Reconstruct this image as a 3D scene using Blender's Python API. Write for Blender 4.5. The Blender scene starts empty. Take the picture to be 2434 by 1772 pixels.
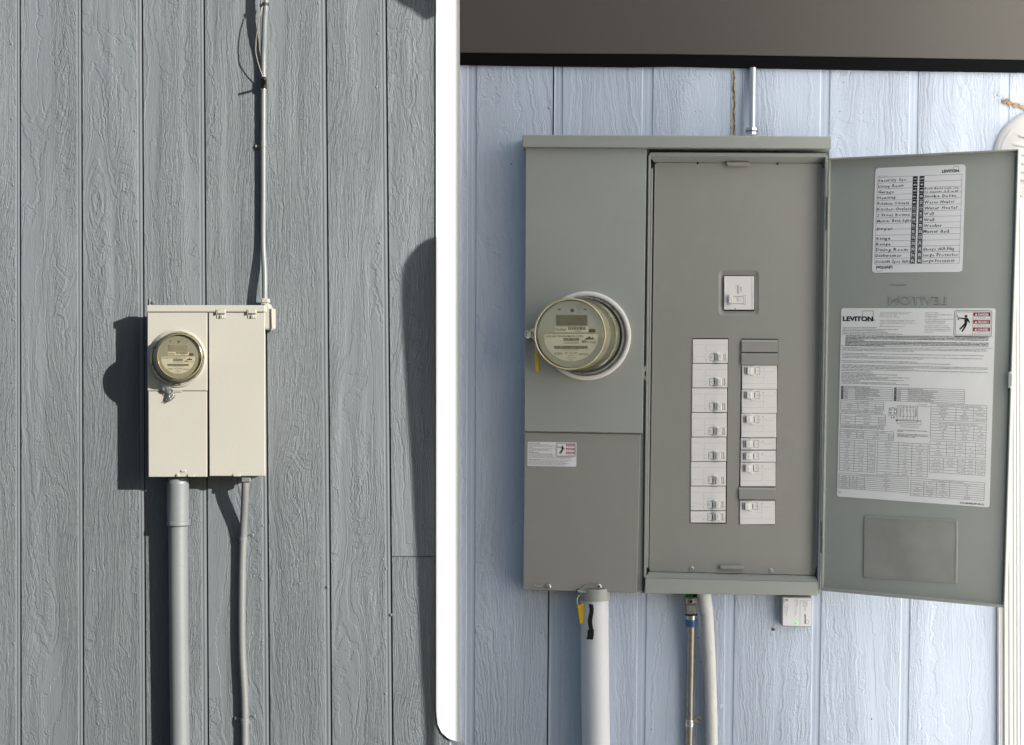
import bpy, bmesh, math, random
from mathutils import Vector, geometry
random.seed(7)
sc = bpy.context.scene

# ------------------------------------------------------------------ scale: 1 unit "px" of wall = 0.7 mm
S, CX, CY, D, ZC = 0.0007, 1450.0, 886.0, 4000.0, 1.5
def at(x, y, d=0.0):
    k = (D - d) / D
    return Vector(((CX + (x - CX) * k - 1217) * S, -d * S, ZC - (y - CY) * k * S))

# ------------------------------------------------------------------ camera
cam = bpy.data.cameras.new('camera'); co = bpy.data.objects.new('camera', cam)
sc.collection.objects.link(co); sc.camera = co
co.location = ((CX - 1217) * S, -D * S, ZC); co.rotation_euler = (math.pi / 2, 0, 0)
cam.sensor_width = 36; cam.lens = 36 * D / 2434; cam.shift_x = (1217 - CX) / 2434
cam.clip_start = 0.05; cam.clip_end = 400

# ------------------------------------------------------------------ light
KX, KZ = 1.40, 0.53                    # towards the sun: right, up, per unit out from the wall
sd = Vector((KX, -1, KZ)).normalized()
w = bpy.data.worlds.new('World'); sc.world = w; w.use_nodes = True
nt = w.node_tree; bg = nt.nodes['Background']
sky = nt.nodes.new('ShaderNodeTexSky'); sky.sky_type = 'NISHITA'; sky.sun_disc = False
sky.sun_elevation = math.asin(sd.z); sky.sun_rotation = math.atan2(sd.x, sd.y)
nt.links.new(sky.outputs[0], bg.inputs[0]); bg.inputs[1].default_value = 0.05
sun = bpy.data.lights.new('sun', 'SUN'); sun.energy = 5.0; sun.angle = math.radians(0.3); sun.color = (1.0, 0.93, 0.83)
so = bpy.data.objects.new('sun', sun); sc.collection.objects.link(so)
so.rotation_euler = sd.to_track_quat('Z', 'Y').to_euler(); so.location = (3, -3, 4)
vs = sc.view_settings; vs.view_transform = 'Standard'; vs.look = 'None'; vs.gamma = 1; vs.use_curve_mapping = False
vs.exposure = 1.05
sc.cycles.max_bounces = 8; sc.cycles.transparent_max_bounces = 16; sc.cycles.caustics_reflective = False; sc.cycles.caustics_refractive = False

# ------------------------------------------------------------------ materials
def mat(name, col, rough=0.5, metal=0.0, var=0.0, bump=0.0, bscale=400, spec=0.5, vscale=8.0, dirt=0.0, dirtcol=(0.1,0.08,0.06)):
    m = bpy.data.materials.new(name); m.use_nodes = True
    n = m.node_tree.nodes; l = m.node_tree.links; b = n['Principled BSDF']
    b.inputs['Base Color'].default_value = (*col, 1); b.inputs['Roughness'].default_value = rough
    b.inputs['Metallic'].default_value = metal; b.inputs['Specular IOR Level'].default_value = spec
    tc = n.new('ShaderNodeTexCoord')
    if var or dirt:
        nz = n.new('ShaderNodeTexNoise'); nz.inputs['Scale'].default_value = vscale; nz.inputs['Detail'].default_value = 6
        l.new(tc.outputs['Object'], nz.inputs['Vector'])
        r = n.new('ShaderNodeMapRange'); r.inputs[1].default_value = 0.3; r.inputs[2].default_value = 0.7
        r.inputs[3].default_value = 1 - var; r.inputs[4].default_value = 1 + var
        l.new(nz.outputs[0], r.inputs[0])
        v = n.new('ShaderNodeVectorMath'); v.operation = 'SCALE'; v.inputs[0].default_value = col
        l.new(r.outputs[0], v.inputs['Scale']); out = v.outputs[0]
        if dirt:
            n2 = n.new('ShaderNodeTexNoise'); n2.inputs['Scale'].default_value = vscale * 9; n2.inputs['Detail'].default_value = 8
            l.new(tc.outputs['Object'], n2.inputs['Vector'])
            r2 = n.new('ShaderNodeMapRange'); r2.inputs[1].default_value = 0.55; r2.inputs[2].default_value = 0.7; r2.inputs[4].default_value = dirt
            l.new(n2.outputs[0], r2.inputs[0])
            mx = n.new('ShaderNodeMix'); mx.data_type = 'RGBA'; l.new(r2.outputs[0], mx.inputs[0])
            l.new(out, mx.inputs[6]); mx.inputs[7].default_value = (*dirtcol, 1); out = mx.outputs[2]
        l.new(out, b.inputs['Base Color'])
    if bump:
        nb = n.new('ShaderNodeTexNoise'); nb.inputs['Scale'].default_value = bscale; nb.inputs['Detail'].default_value = 4
        l.new(tc.outputs['Object'], nb.inputs['Vector'])
        bp = n.new('ShaderNodeBump'); bp.inputs['Strength'].default_value = 1; bp.inputs['Distance'].default_value = bump
        l.new(nb.outputs[0], bp.inputs['Height']); l.new(bp.outputs[0], b.inputs['Normal'])
    return m

def wood(name, col, dist, kscale=1.0, FA=6.0, gap=False, specks=False, amp=1.0):
    """rough-sawn painted plywood: contour-following grain ridges, knots, fine saw marks"""
    m = bpy.data.materials.new(name); m.use_nodes = True
    n = m.node_tree.nodes; l = m.node_tree.links; b = n['Principled BSDF']
    b.inputs['Roughness'].default_value = 0.62; b.inputs['Specular IOR Level'].default_value = 0.35
    def N(t): return n.new('ShaderNode' + t)
    def M(op, a, c=None, e=None):
        q = N('Math'); q.operation = op
        for i, v in enumerate((a, c, e)):
            if v is None: continue
            if isinstance(v, (int, float)): q.inputs[i].default_value = v
            else: l.new(v, q.inputs[i])
        return q.outputs[0]
    def CV(a, c, e=0.0):
        q = N('CombineXYZ')
        for i, v in enumerate((a, c, e)):
            if isinstance(v, (int, float)): q.inputs[i].default_value = v
            else: l.new(v, q.inputs[i])
        return q.outputs[0]
    def NZ(vec, det=3, rough=0.5):
        q = N('TexNoise'); q.inputs['Scale'].default_value = 1; q.inputs['Detail'].default_value = det; q.inputs['Roughness'].default_value = rough
        l.new(vec, q.inputs['Vector']); return q.outputs[0]
    def RG(v, a, c, lo=0.0, hi=1.0):
        q = N('MapRange'); q.interpolation_type = 'SMOOTHSTEP'; l.new(v, q.inputs[0])
        for i, x in zip((1, 2, 3, 4), (a, c, lo, hi)): q.inputs[i].default_value = x
        return q.outputs[0]
    geo = N('NewGeometry'); sp = N('SeparateXYZ'); l.new(geo.outputs['Position'], sp.inputs[0])
    k = kscale
    x = M('MULTIPLY', sp.outputs[0], k); z = M('MULTIPLY', sp.outputs[2], k)
    oi = N('ObjectInfo'); rnd = M('MULTIPLY', oi.outputs['Random'], 57.0)
    zr = M('ADD', z, rnd)
    # knots
    vo = N('TexVoronoi'); vo.inputs['Scale'].default_value = 1; l.new(CV(M('MULTIPLY', x, 9), M('MULTIPLY', zr, 3.6), 0.0), vo.inputs['Vector'])
    kd = vo.outputs['Distance']
    knot = M('POWER', 2.718, M('MULTIPLY', M('MULTIPLY', kd, kd), -16))
    f = NZ(CV(M('MULTIPLY', x, 11), M('MULTIPLY', zr, 1.9), rnd), 2, 0.45)
    jit = NZ(CV(M('MULTIPLY', x, 40), M('MULTIPLY', zr, 45), 3.1), 4, 0.65)
    g = M('ADD', M('MULTIPLY', f, M('MULTIPLY', M('ADD', M('FRACT', M('MULTIPLY', oi.outputs['Random'], 7.3)), 0.25), FA)), M('ADD', M('MULTIPLY', x, 22), M('MULTIPLY', knot, 1.5)))
    g = M('ADD', g, M('MULTIPLY', jit, 0.5))
    band = NZ(CV(M('MULTIPLY', g, 2.6), M('MULTIPLY', zr, 1.2), 7.0), 2, 0.6)
    cliff = RG(band, 0.485, 0.515)
    fine = NZ(CV(M('ADD', M('MULTIPLY', g, 7), M('MULTIPLY', x, 330)), M('MULTIPLY', zr, 17), 1.0), 6, 0.68)
    fine2 = NZ(CV(M('MULTIPLY', x, 750), M('MULTIPLY', zr, 170), 5.0), 3, 0.6)
    msk = RG(NZ(CV(M('MULTIPLY', x, 13), M('MULTIPLY', zr, 1.1), 11.0), 2), 0.40, 0.60, 0.12, 1.0)
    ridge = RG(NZ(CV(M('MULTIPLY', g, 9), M('MULTIPLY', zr, 9), 2.0), 3, 0.6), 0.38, 0.62)
    h = M('MULTIPLY', cliff, 0.24)
    h = M('ADD', h, M('MULTIPLY', M('MULTIPLY', fine, msk), 2.3))
    h = M('ADD', h, M('MULTIPLY', M('MULTIPLY', ridge, 0.34), msk))
    h = M('ADD', h, M('MULTIPLY', fine2, 0.16))
    kr = M('MULTIPLY', M('SINE', M('MULTIPLY', kd, 95)), M('MULTIPLY', RG(kd, 0.04, 0.20, 1.0, 0.0), 0.2))
    h = M('ADD', h, kr)
    bp = N('Bump'); bp.inputs['Strength'].default_value = amp; bp.inputs['Distance'].default_value = dist
    l.new(h, bp.inputs['Height']); l.new(bp.outputs[0], b.inputs['Normal'])
    tone = M('ADD', RG(NZ(CV(M('MULTIPLY', x, 5), M('MULTIPLY', z, 2.2), 0), 5), 0.3, 0.7, 0.93, 1.07), M('MULTIPLY', oi.outputs['Random'], 0.03))
    tone = M('MULTIPLY', tone, RG(fine, 0.30, 0.55, 0.91, 1.02))
    v = N('VectorMath'); v.operation = 'SCALE'; v.inputs[0].default_value = col; l.new(tone, v.inputs['Scale']); out = v.outputs[0]
    if specks:
        v2 = N('TexVoronoi'); v2.inputs['Scale'].default_value = 38; l.new(geo.outputs['Position'], v2.inputs['Vector'])
        ns = NZ(CV(M('MULTIPLY', x, 300), M('MULTIPLY', z, 300), 9), 2)
        s_ = RG(M('ADD', v2.outputs['Distance'], M('MULTIPLY', ns, 0.06)), 0.055, 0.085, 1.0, 0.0)
        sv = N('SeparateColor'); l.new(v2.outputs['Color'], sv.inputs[0])
        s_ = M('MULTIPLY', s_, M('GREATER_THAN', sv.outputs[0], 0.72))
        mx = N('Mix'); mx.data_type = 'RGBA'; l.new(s_, mx.inputs[0]); l.new(out, mx.inputs[6]); mx.inputs[7].default_value = (0.09, 0.075, 0.06, 1); out = mx.outputs[2]
    l.new(out, b.inputs['Base Color'])
    return m

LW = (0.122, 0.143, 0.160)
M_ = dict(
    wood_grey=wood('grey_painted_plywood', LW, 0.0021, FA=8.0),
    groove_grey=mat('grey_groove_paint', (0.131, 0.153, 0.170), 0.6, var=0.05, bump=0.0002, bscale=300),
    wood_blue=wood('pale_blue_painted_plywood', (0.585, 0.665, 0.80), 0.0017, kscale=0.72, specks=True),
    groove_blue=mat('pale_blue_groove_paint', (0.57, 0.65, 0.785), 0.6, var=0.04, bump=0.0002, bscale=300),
    gap=mat('dark_gap', (0.01, 0.01, 0.012), 0.9),
    white_divider=mat('white_divider_paint', (0.95, 0.95, 0.95), 0.6, bump=0.00005),
    ivory=mat('ivory_box_paint', (0.325, 0.324, 0.298), 0.42, var=0.03, bump=0.00014, bscale=260),
    ivory_edge=mat('ivory_flange_paint', (0.325, 0.318, 0.29), 0.5, bump=0.0003, bscale=300),
    chip=mat('chipped_paint_steel', (0.35, 0.33, 0.29), 0.6, 0.2, dirt=0.9, dirtcol=(0.04, 0.03, 0.02), vscale=60, bump=0.0004),
    pipe_grey=mat('grey_painted_conduit', (0.125, 0.143, 0.152), 0.42, var=0.05, bump=0.0002, bscale=200),
    pipe_warm=mat('warm_grey_painted_conduit', (0.12, 0.131, 0.132), 0.5, var=0.06, bump=0.0003, bscale=350),
    steel=mat('zinc_steel', (0.62, 0.61, 0.58), 0.28, 1.0, var=0.1, dirt=0.25, vscale=25),
    galv=mat('galvanised_pipe', (0.66, 0.67, 0.68), 0.33, 0.85, var=0.08, dirt=0.15, vscale=20),
    galvold=mat('weathered_galvanised_pipe', (0.36, 0.34, 0.295), 0.38, 0.75, var=0.15, dirt=0.35, vscale=12),
    cast=mat('cast_zinc_fitting', (0.27, 0.26, 0.24), 0.55, 0.6, var=0.12, bump=0.0004, bscale=500),
    blue=mat('blue_plastic_ring', (0.035, 0.12, 0.26), 0.35, 0.2, dirt=0.85, dirtcol=(0.35, 0.38, 0.4), vscale=60),
    green=mat('green_foam', (0.02, 0.17, 0.05), 0.7, bump=0.001, bscale=400),
    green_flag=mat('green_indicator', (0.0, 0.07, 0.055), 0.4),
    panel=mat('grey_green_enamel', (0.365, 0.385, 0.36), 0.40, dirt=0.07, dirtcol=(0.55, 0.55, 0.50), vscale=3.5, var=0.045, bump=0.00008, bscale=600),
    panel_tinted=mat('reflection_tinted_enamel', (0.31, 0.308, 0.285), 0.40, dirt=0.06, dirtcol=(0.5, 0.48, 0.43), vscale=3.5, var=0.045, bump=0.00008, bscale=600),  # browner copy of the panel enamel; reflections low on the panel put into colour
    panel_shade=mat('shaded_grey_enamel', (0.14, 0.145, 0.135), 0.5),  # panel enamel darkened to paint shade in gaps and behind embossing
    breaker=mat('off_white_plastic', (0.86, 0.84, 0.825), 0.45, var=0.01),
    breaker_line=mat('breaker_moulding_line', (0.52, 0.50, 0.49), 0.6),
    handle=mat('white_plastic_handle', (0.87, 0.86, 0.83), 0.35),
    paper=mat('white_label_paper', (0.85, 0.85, 0.88), 0.5, var=0.015, vscale=30),
    paper2=mat('white_instruction_paper', (0.88, 0.885, 0.885), 0.5, var=0.02, vscale=25),
    ink=mat('black_print', (0.018, 0.018, 0.02), 0.5),
    fineink=mat('fine_grey_print', (0.05, 0.05, 0.052), 0.5),
    midink=mat('grey_print', (0.20, 0.20, 0.20), 0.6),
    pen=mat('dark_pen_ink', (0.03, 0.035, 0.05), 0.5),
    red=mat('red_print', (0.36, 0.018, 0.02), 0.45),
    brown=mat('taupe_board', (0.092, 0.085, 0.076), 0.6, var=0.03, vscale=5, bump=0.0002),
    black=mat('black_rubber', (0.004, 0.004, 0.005), 0.8, spec=0.1),
    blackm=mat('black_tie', (0.012, 0.010, 0.008), 0.6),
    rust=mat('brown_rust', (0.20, 0.10, 0.04), 0.9, dirt=0.7, vscale=50),
    caulk=mat('dirty_caulk_gap', (0.56, 0.55, 0.52), 0.8, dirt=0.6, dirtcol=(0.20, 0.12, 0.07), vscale=14, bump=0.001, bscale=150),
    yellow=mat('yellow_plastic_tag', (0.78, 0.50, 0.012), 0.4, var=0.03),
    ring_white=mat('white_meter_ring', (0.80, 0.79, 0.76), 0.35, var=0.02),
    ring_ivory=mat('ivory_meter_ring', (0.33, 0.322, 0.29), 0.4, bump=0.0003, bscale=250),
    dirty=mat('oxidised_metal_ring', (0.50, 0.49, 0.46), 0.4, 0.5, dirt=0.95, dirtcol=(0.012, 0.01, 0.008), vscale=22),
    plate=mat('grey_green_meter_plate', (0.50, 0.51, 0.45), 0.5, var=0.04, vscale=15),
    plate_l=mat('dark_meter_plate', (0.175, 0.17, 0.13), 0.5, var=0.05, vscale=15),  # darker plate colour for the left meter
    plate_label_l=mat('dark_meter_label', (0.36, 0.35, 0.285), 0.5),  # darker label colour for the left meter
    plate_label=mat('pale_green_meter_label', (0.80, 0.80, 0.68), 0.5),
    rib_band=mat('ribbed_beige_band', (0.40, 0.39, 0.32), 0.4, var=0.05, vscale=30),
    dark_rim=mat('dark_amber_rim', (0.24, 0.20, 0.10), 0.2, 0.3),
    wire=mat('dark_wire', (0.11, 0.10, 0.08), 0.4, 0.4),
    lcd=mat('brown_display', (0.15, 0.135, 0.09), 0.3, var=0.15, vscale=40),
    brass=mat('amber_glass_rim', (0.62, 0.55, 0.34), 0.15, 0.3),
    body=mat('olive_meter_body', (0.21, 0.21, 0.17), 0.4, 0.1, var=0.08, vscale=20),
    vinyl=mat('white_vinyl', (0.62, 0.625, 0.62), 0.45, var=0.02),
    coat=mat('white_brushed_coating', (0.63, 0.62, 0.60), 0.6, var=0.06, vscale=14, bump=0.0006, bscale=180, dirt=0.10, dirtcol=(0.15, 0.14, 0.13)),
    pvc=mat('white_painted_pipe', (0.70, 0.72, 0.76), 0.5, var=0.03, bump=0.0003, bscale=200),
    pocket=mat('cloudy_plastic_pocket', (0.34, 0.34, 0.315), 0.3, var=0.12, vscale=16, dirt=0.15, dirtcol=(0.42, 0.41, 0.38)),
    tan=mat('tan_nest_mud', (0.42, 0.30, 0.18), 0.95, var=0.2, vscale=60, bump=0.003, bscale=250),
    device=mat('grey_device_and_shade', (0.42, 0.42, 0.42), 0.4),  # device case; also paints the shade under the vent louvres
    ground=mat('gravel_ground', (0.055, 0.052, 0.047), 0.95, var=0.3, vscale=30, bump=0.01, bscale=60),
    caster_dark=mat('dark_caster_surface', (0.03, 0.028, 0.025), 0.8, var=0.2),  # surface of the added shadow casters
)
def shell(name, tint, gl):
    m = bpy.data.materials.new(name); m.use_nodes = True; n = m.node_tree.nodes; l = m.node_tree.links
    n.remove(n['Principled BSDF']); o = n['Material Output']
    t = n.new('ShaderNodeBsdfTransparent'); t.inputs[0].default_value = (*tint, 1)
    g = n.new('ShaderNodeBsdfGlossy'); g.inputs['Roughness'].default_value = 0.04; g.inputs[0].default_value = (1, 1, 1, 1)
    f = n.new('ShaderNodeLayerWeight'); f.inputs[0].default_value = 0.5
    pw = n.new('ShaderNodeMath'); pw.operation = 'POWER'; pw.inputs[1].default_value = 4.5; l.new(f.outputs['Facing'], pw.inputs[0])
    mu = n.new('ShaderNodeMath'); mu.operation = 'MULTIPLY_ADD'; mu.inputs[1].default_value = .55 * gl; mu.inputs[2].default_value = .06; l.new(pw.outputs[0], mu.inputs[0])
    x = n.new('ShaderNodeMixShader'); l.new(mu.outputs[0], x.inputs[0]); l.new(t.outputs[0], x.inputs[1]); l.new(g.outputs[0], x.inputs[2])
    l.new(x.outputs[0], o.inputs[0]); return m
M_['glass'] = shell('clear_meter_glass', (0.93, 0.92, 0.86), 1.6)
M_['sideglass'] = shell('ribbed_meter_glass', (0.86, 0.86, 0.79), 1.7)
m = bpy.data.materials.new('diffuser_cloth'); m.use_nodes = True; n = m.node_tree.nodes; l = m.node_tree.links
n.remove(n['Principled BSDF'])
a_ = n.new('ShaderNodeBsdfTranslucent'); a_.inputs[0].default_value = (0.95, 0.97, 1.0, 1)
b_ = n.new('ShaderNodeBsdfDiffuse'); b_.inputs[0].default_value = (0.9, 0.92, 0.95, 1)
x_ = n.new('ShaderNodeMixShader'); x_.inputs[0].default_value = 0.12
l.new(a_.outputs[0], x_.inputs[1]); l.new(b_.outputs[0], x_.inputs[2]); l.new(x_.outputs[0], n['Material Output'].inputs[0])
M_['cloth'] = m  # translucent sheet for the added sun diffuser and fill canopy

# ------------------------------------------------------------------ builders
def wl(o):
    v = Vector((0, 0, 0))
    while o: v = v + o.location; o = o.parent
    return v
def tag(o, label=None, cat=None, group=None, kind=None):
    for k_, v_ in (('label', label), ('category', cat), ('group', group), ('kind', kind)):
        if v_: o[k_] = v_
    return o
def thing(name, loc, label, cat, group=None, kind=None):
    o = bpy.data.objects.new(name, None); sc.collection.objects.link(o); o.location = loc; o.empty_display_size = 0.05
    return tag(o, label, cat, group, kind)

def area(p): return sum(p[i][0] * p[(i + 1) % len(p)][1] - p[(i + 1) % len(p)][0] * p[i][1] for i in range(len(p))) / 2
def inset(p, b):
    s = 1 if area(p) > 0 else -1; n_ = len(p); out = []
    for i in range(n_):
        a, c, e = p[i - 1], p[i], p[(i + 1) % n_]
        d1 = Vector((c[0] - a[0], c[1] - a[1])).normalized(); d2 = Vector((e[0] - c[0], e[1] - c[1])).normalized()
        n1 = Vector((-d1.y, d1.x)) * s; n2 = Vector((-d2.y, d2.x)) * s
        q = (n1 + n2); q = q / max(0.3, q.dot(n1))
        out.append((c[0] + q.x * b, c[1] + q.y * b))
    return out
def rnd_poly(p, r, n_=4):
    out = []
    for i in range(len(p)):
        a, c, e = Vector(p[i - 1]), Vector(p[i]), Vector(p[(i + 1) % len(p)])
        ra = min(r, (a - c).length * .45, (e - c).length * .45)
        s = c + (a - c).normalized() * ra; t = c + (e - c).normalized() * ra
        for j in range(n_ + 1):
            u = j / n_; q = s * (1 - u) ** 2 + c * 2 * u * (1 - u) + t * u * u
            out.append((q.x, q.y))
    return out
def rect(x0, y0, x1, y1): return [(x0, y0), (x1, y0), (x1, y1), (x0, y1)]
def circ(cx, cy, r, n_=20, ry=None): return [(cx + r * math.cos(2 * math.pi * i / n_), cy + (ry or r) * math.sin(2 * math.pi * i / n_)) for i in range(n_)]

class MB:
    def __init__(s): s.v = []; s.f = []; s.m = []; s.mats = []
    def mi(s, m):
        if m not in s.mats: s.mats.append(m)
        return s.mats.index(m)
    def add(s, vs, fs, m):
        o = len(s.v); s.v += [Vector(v) for v in vs]; k = s.mi(m)
        for f in fs: s.f.append([i + o for i in f]); s.m.append(k)
        return s
    def slab(s, poly, d0, d1, m, bev=0.8, P=at):
        n_ = len(poly); bev = min(bev, abs(d1 - d0) * .6)
        fr = [P(x, y, d1) for x, y in (inset(poly, bev) if bev else poly)]
        rg = [P(x, y, d1 - bev) for x, y in poly]
        off = P(poly[0][0], poly[0][1], d0) - P(poly[0][0], poly[0][1], d1 - bev)
        bk = [Vector((v.x, -d0 * S, v.z)) if P is at else P(x, y, d0) for v, (x, y) in zip(rg, poly)]
        vs = fr + (rg if bev else []) + bk; fs = [list(range(n_))]
        L = 3 if bev else 2
        for k in range(L - 1):
            for i in range(n_): fs.append([k * n_ + i, k * n_ + (i + 1) % n_, (k + 1) * n_ + (i + 1) % n_, (k + 1) * n_ + i])
        fs.append(list(range((L - 1) * n_, L * n_)))
        return s.add(vs, fs, m)
    def flat(s, poly, d, m, P=at): return s.add([P(x, y, d) for x, y in poly], [list(range(len(poly)))], m)
    def loops(s, lps, m, cap0=False, cap1=False, closed=True):
        """lps: list of world-vertex loops of equal length"""
        n_ = len(lps[0]); vs = [v for q in lps for v in q]; fs = []
        for k in range(len(lps) - 1):
            for i in range(n_ if closed else n_ - 1): fs.append([k * n_ + i, k * n_ + (i + 1) % n_, (k + 1) * n_ + (i + 1) % n_, (k + 1) * n_ + i])
        if cap0: fs.append(list(range(n_)))
        if cap1: fs.append(list(range((len(lps) - 1) * n_, len(lps) * n_)))
        return s.add(vs, fs, m)
    def lathe(s, rings, m, n_=48, cap0=False, cap1=False):
        """rings: (cx, cy, r, d) as px"""
        return s.loops([[at(cx + r * math.cos(2 * math.pi * i / n_), cy + r * math.sin(2 * math.pi * i / n_), d) for i in range(n_)] for cx, cy, r, d in rings], m, cap0, cap1)
    def tube(s, pts, r, m, n_=14, caps=True, smoothpath=0):
        """pts: (x, y, d[, r]) px"""
        pts = [tuple(p) for p in pts]
        P = [at(*p[:3]) for p in pts]; R = [(p[3] if len(p) > 3 else r) * S for p in pts]
        if smoothpath:
            Q, RR = [], []
            for i in range(len(P) - 1):
                p0, p1, p2, p3 = P[max(0, i - 1)], P[i], P[i + 1], P[min(len(P) - 1, i + 2)]
                for j in range(smoothpath):
                    t = j / smoothpath
                    Q.append(0.5 * ((2 * p1) + (p2 - p0) * t + (2 * p0 - 5 * p1 + 4 * p2 - p3) * t * t + (3 * p1 - p0 - 3 * p2 + p3) * t ** 3)); RR.append(R[i] * (1 - t) + R[i + 1] * t)
            Q.append(P[-1]); RR.append(R[-1]); P, R = Q, RR
        lp = []; up = None
        for i, p in enumerate(P):
            a = P[max(0, i - 1)]; b = P[min(len(P) - 1, i + 1)]; t = (b - a)
            t = t.normalized() if t.length > 1e-9 else Vector((0, 0, 1))
            if up is None: up = Vector((0, 1, 0)) if abs(t.y) < .9 else Vector((1, 0, 0))
            sx = t.cross(up).normalized(); up = sx.cross(t).normalized()
            lp.append([p + (sx * math.cos(2 * math.pi * j / n_) + up * math.sin(2 * math.pi * j / n_)) * R[i] for j in range(n_)])
        return s.loops(lp, m, caps, caps)
    def plate(s, outer, holes, d1, d0, m, P=at):
        lst = [[Vector((x, y, 0)) for x, y in q] for q in [outer] + holes]
        tri = geometry.tessellate_polygon(lst); flatl = [p for q in [outer] + holes for p in q]
        s.add([P(x, y, d1) for x, y in flatl], [list(t) for t in tri], m)
        for q in [outer] + holes:
            s.loops([[P(x, y, d1) for x, y in q], [P(x, y, d0) for x, y in q]], m)
        return s
    def build(s, name, parent=None, loc=None, angle=35):
        me = bpy.data.meshes.new(name)
        base = wl(parent) if parent else Vector((0, 0, 0)); o_ = (loc if loc is not None else base)
        me.from_pydata([v - o_ for v in s.v], [], s.f)
        for m in s.mats: me.materials.append(M_[m])
        me.polygons.foreach_set('material_index', s.m)
        bm = bmesh.new(); bm.from_mesh(me); bmesh.ops.recalc_face_normals(bm, faces=bm.faces); bm.to_mesh(me); bm.free()
        me.polygons.foreach_set('use_smooth', [True] * len(me.polygons)); me.set_sharp_from_angle(angle=math.radians(angle))
        me.update()
        o = bpy.data.objects.new(name, me); sc.collection.objects.link(o)
        if parent: o.parent = parent
        o.location = o_ - base
        return o
    def buildflat(s, name, parent=None):  # print: no normal recalculation needed, still used for mixed sheets
        return s.build(name, parent)

# ------------------------------------------------------------------ text as mesh
_tc = {}
def tmesh(body, bold=0.0, res=1):
    k = (body, bold, res)
    if k in _tc: return _tc[k]
    cu = bpy.data.curves.new('t', 'FONT'); cu.body = body; cu.size = 1; cu.resolution_u = res; cu.offset = bold; cu.fill_mode = 'FRONT'
    o = bpy.data.objects.new('t', cu); me = o.to_mesh()
    vs = [(v.co.x, v.co.y) for v in me.vertices]; fs = [list(p.vertices) for p in me.polygons]
    o.to_mesh_clear(); bpy.data.objects.remove(o); bpy.data.curves.remove(cu)
    if vs:
        x0 = min(v[0] for v in vs); x1 = max(v[0] for v in vs)
    else: x0 = x1 = 0
    _tc[k] = (vs, fs, x0, x1); return _tc[k]
def text(mb, body, P, x, y, h, m='ink', d=0, w=None, rot=0, bold=0.0, align='L', sx=1.0, mirror=False, shear=0):
    """P(x,y,d)->world; h cap height; x,y baseline left (or centre) in the local px frame"""
    vs, fs, x0, x1 = tmesh(body, bold, 5 if h > 3 or len(body) < 8 else 1)
    if not vs: return
    k = h / 0.73; kx = k * sx
    if w: kx = w / max(1e-6, (x1 - x0))
    W = (x1 - x0) * kx; o = {'L': 0, 'C': -W / 2, 'R': -W}[align]
    c, s_ = math.cos(rot), math.sin(rot); out = []
    for a, b in vs:
        u = (a - x0) * kx + o + shear * b * k; v = -b * k
        if mirror: u = -u
        out.append(P(x + u * c - v * s_, y + u * s_ + v * c, d))
    mb.add(out, fs, m)
def hand(mb, body, P, x, y, h, d, w):
    cur = 0; L = []
    for ch in body:
        if ch == ' ': cur += 0.42; continue
        vs, fs, x0, x1 = tmesh(ch, 0.012); L.append((ch, cur)); cur += (x1 - x0) + 0.13
    k = h / 0.73; kx = w / cur
    for ch, c0 in L:
        vs, fs, x0, x1 = tmesh(ch, 0.012); r = random.uniform(-.14, .10); dy = random.uniform(-.07, .07) * h; q = random.uniform(.9, 1.12)
        mb.add([P(x + ((a - x0) * q + c0) * kx + 0.12 * b * k + r * b * k, y - b * k * q + dy + r * a * kx * .6, d) for a, b in vs], fs, 'pen')
def line(mb, P, x0, y0, x1, y1, t, m='ink', d=0):
    dx, dy = x1 - x0, y1 - y0; L = math.hypot(dx, dy) or 1; nx, ny = -dy / L * t / 2, dx / L * t / 2
    mb.add([P(x0 + nx, y0 + ny, d), P(x1 + nx, y1 + ny, d), P(x1 - nx, y1 - ny, d), P(x0 - nx, y0 - ny, d)], [[0, 1, 2, 3]], m)
def box_outline(mb, P, x0, y0, x1, y1, t, m='ink', d=0):
    line(mb, P, x0, y0, x1, y0, t, m, d); line(mb, P, x0, y1, x1, y1, t, m, d); line(mb, P, x0, y0, x0, y1, t, m, d); line(mb, P, x1, y0, x1, y1, t, m, d)
def quadmap(c, w, h, base=at):
    """local (u in 0..w, v in 0..h) -> px by bilinear -> world through base"""
    def P(u, v, d=0):
        a, b = u / w, v / h
        x = (c[0][0] * (1 - a) + c[1][0] * a) * (1 - b) + (c[3][0] * (1 - a) + c[2][0] * a) * b
        y = (c[0][1] * (1 - a) + c[1][1] * a) * (1 - b) + (c[3][1] * (1 - a) + c[2][1] * a) * b
        return base(x, y, d)
    return P
def screw(mb, x, y, r, d, m='steel', slot=True):
    mb.lathe([(x, y, r, d - 1), (x, y, r, d + r * .35), (x, y, r * .7, d + r * .6)], m, 14, cap1=True)
    if slot:
        line(mb, at, x - r * .55, y - r * .3, x + r * .55, y + r * .3, r * .25, 'gap', d + r * .62)

# ================================================================== GROUND, WALLS
mb = MB(); mb.add([(-60, 40, 0), (60, 40, 0), (60, -60, 0), (-60, -60, 0)], [[0, 1, 2, 3]], 'ground')
g = mb.build('ground'); tag(g, 'flat gravel ground in front of the walls', None, None, 'structure'); 

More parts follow.
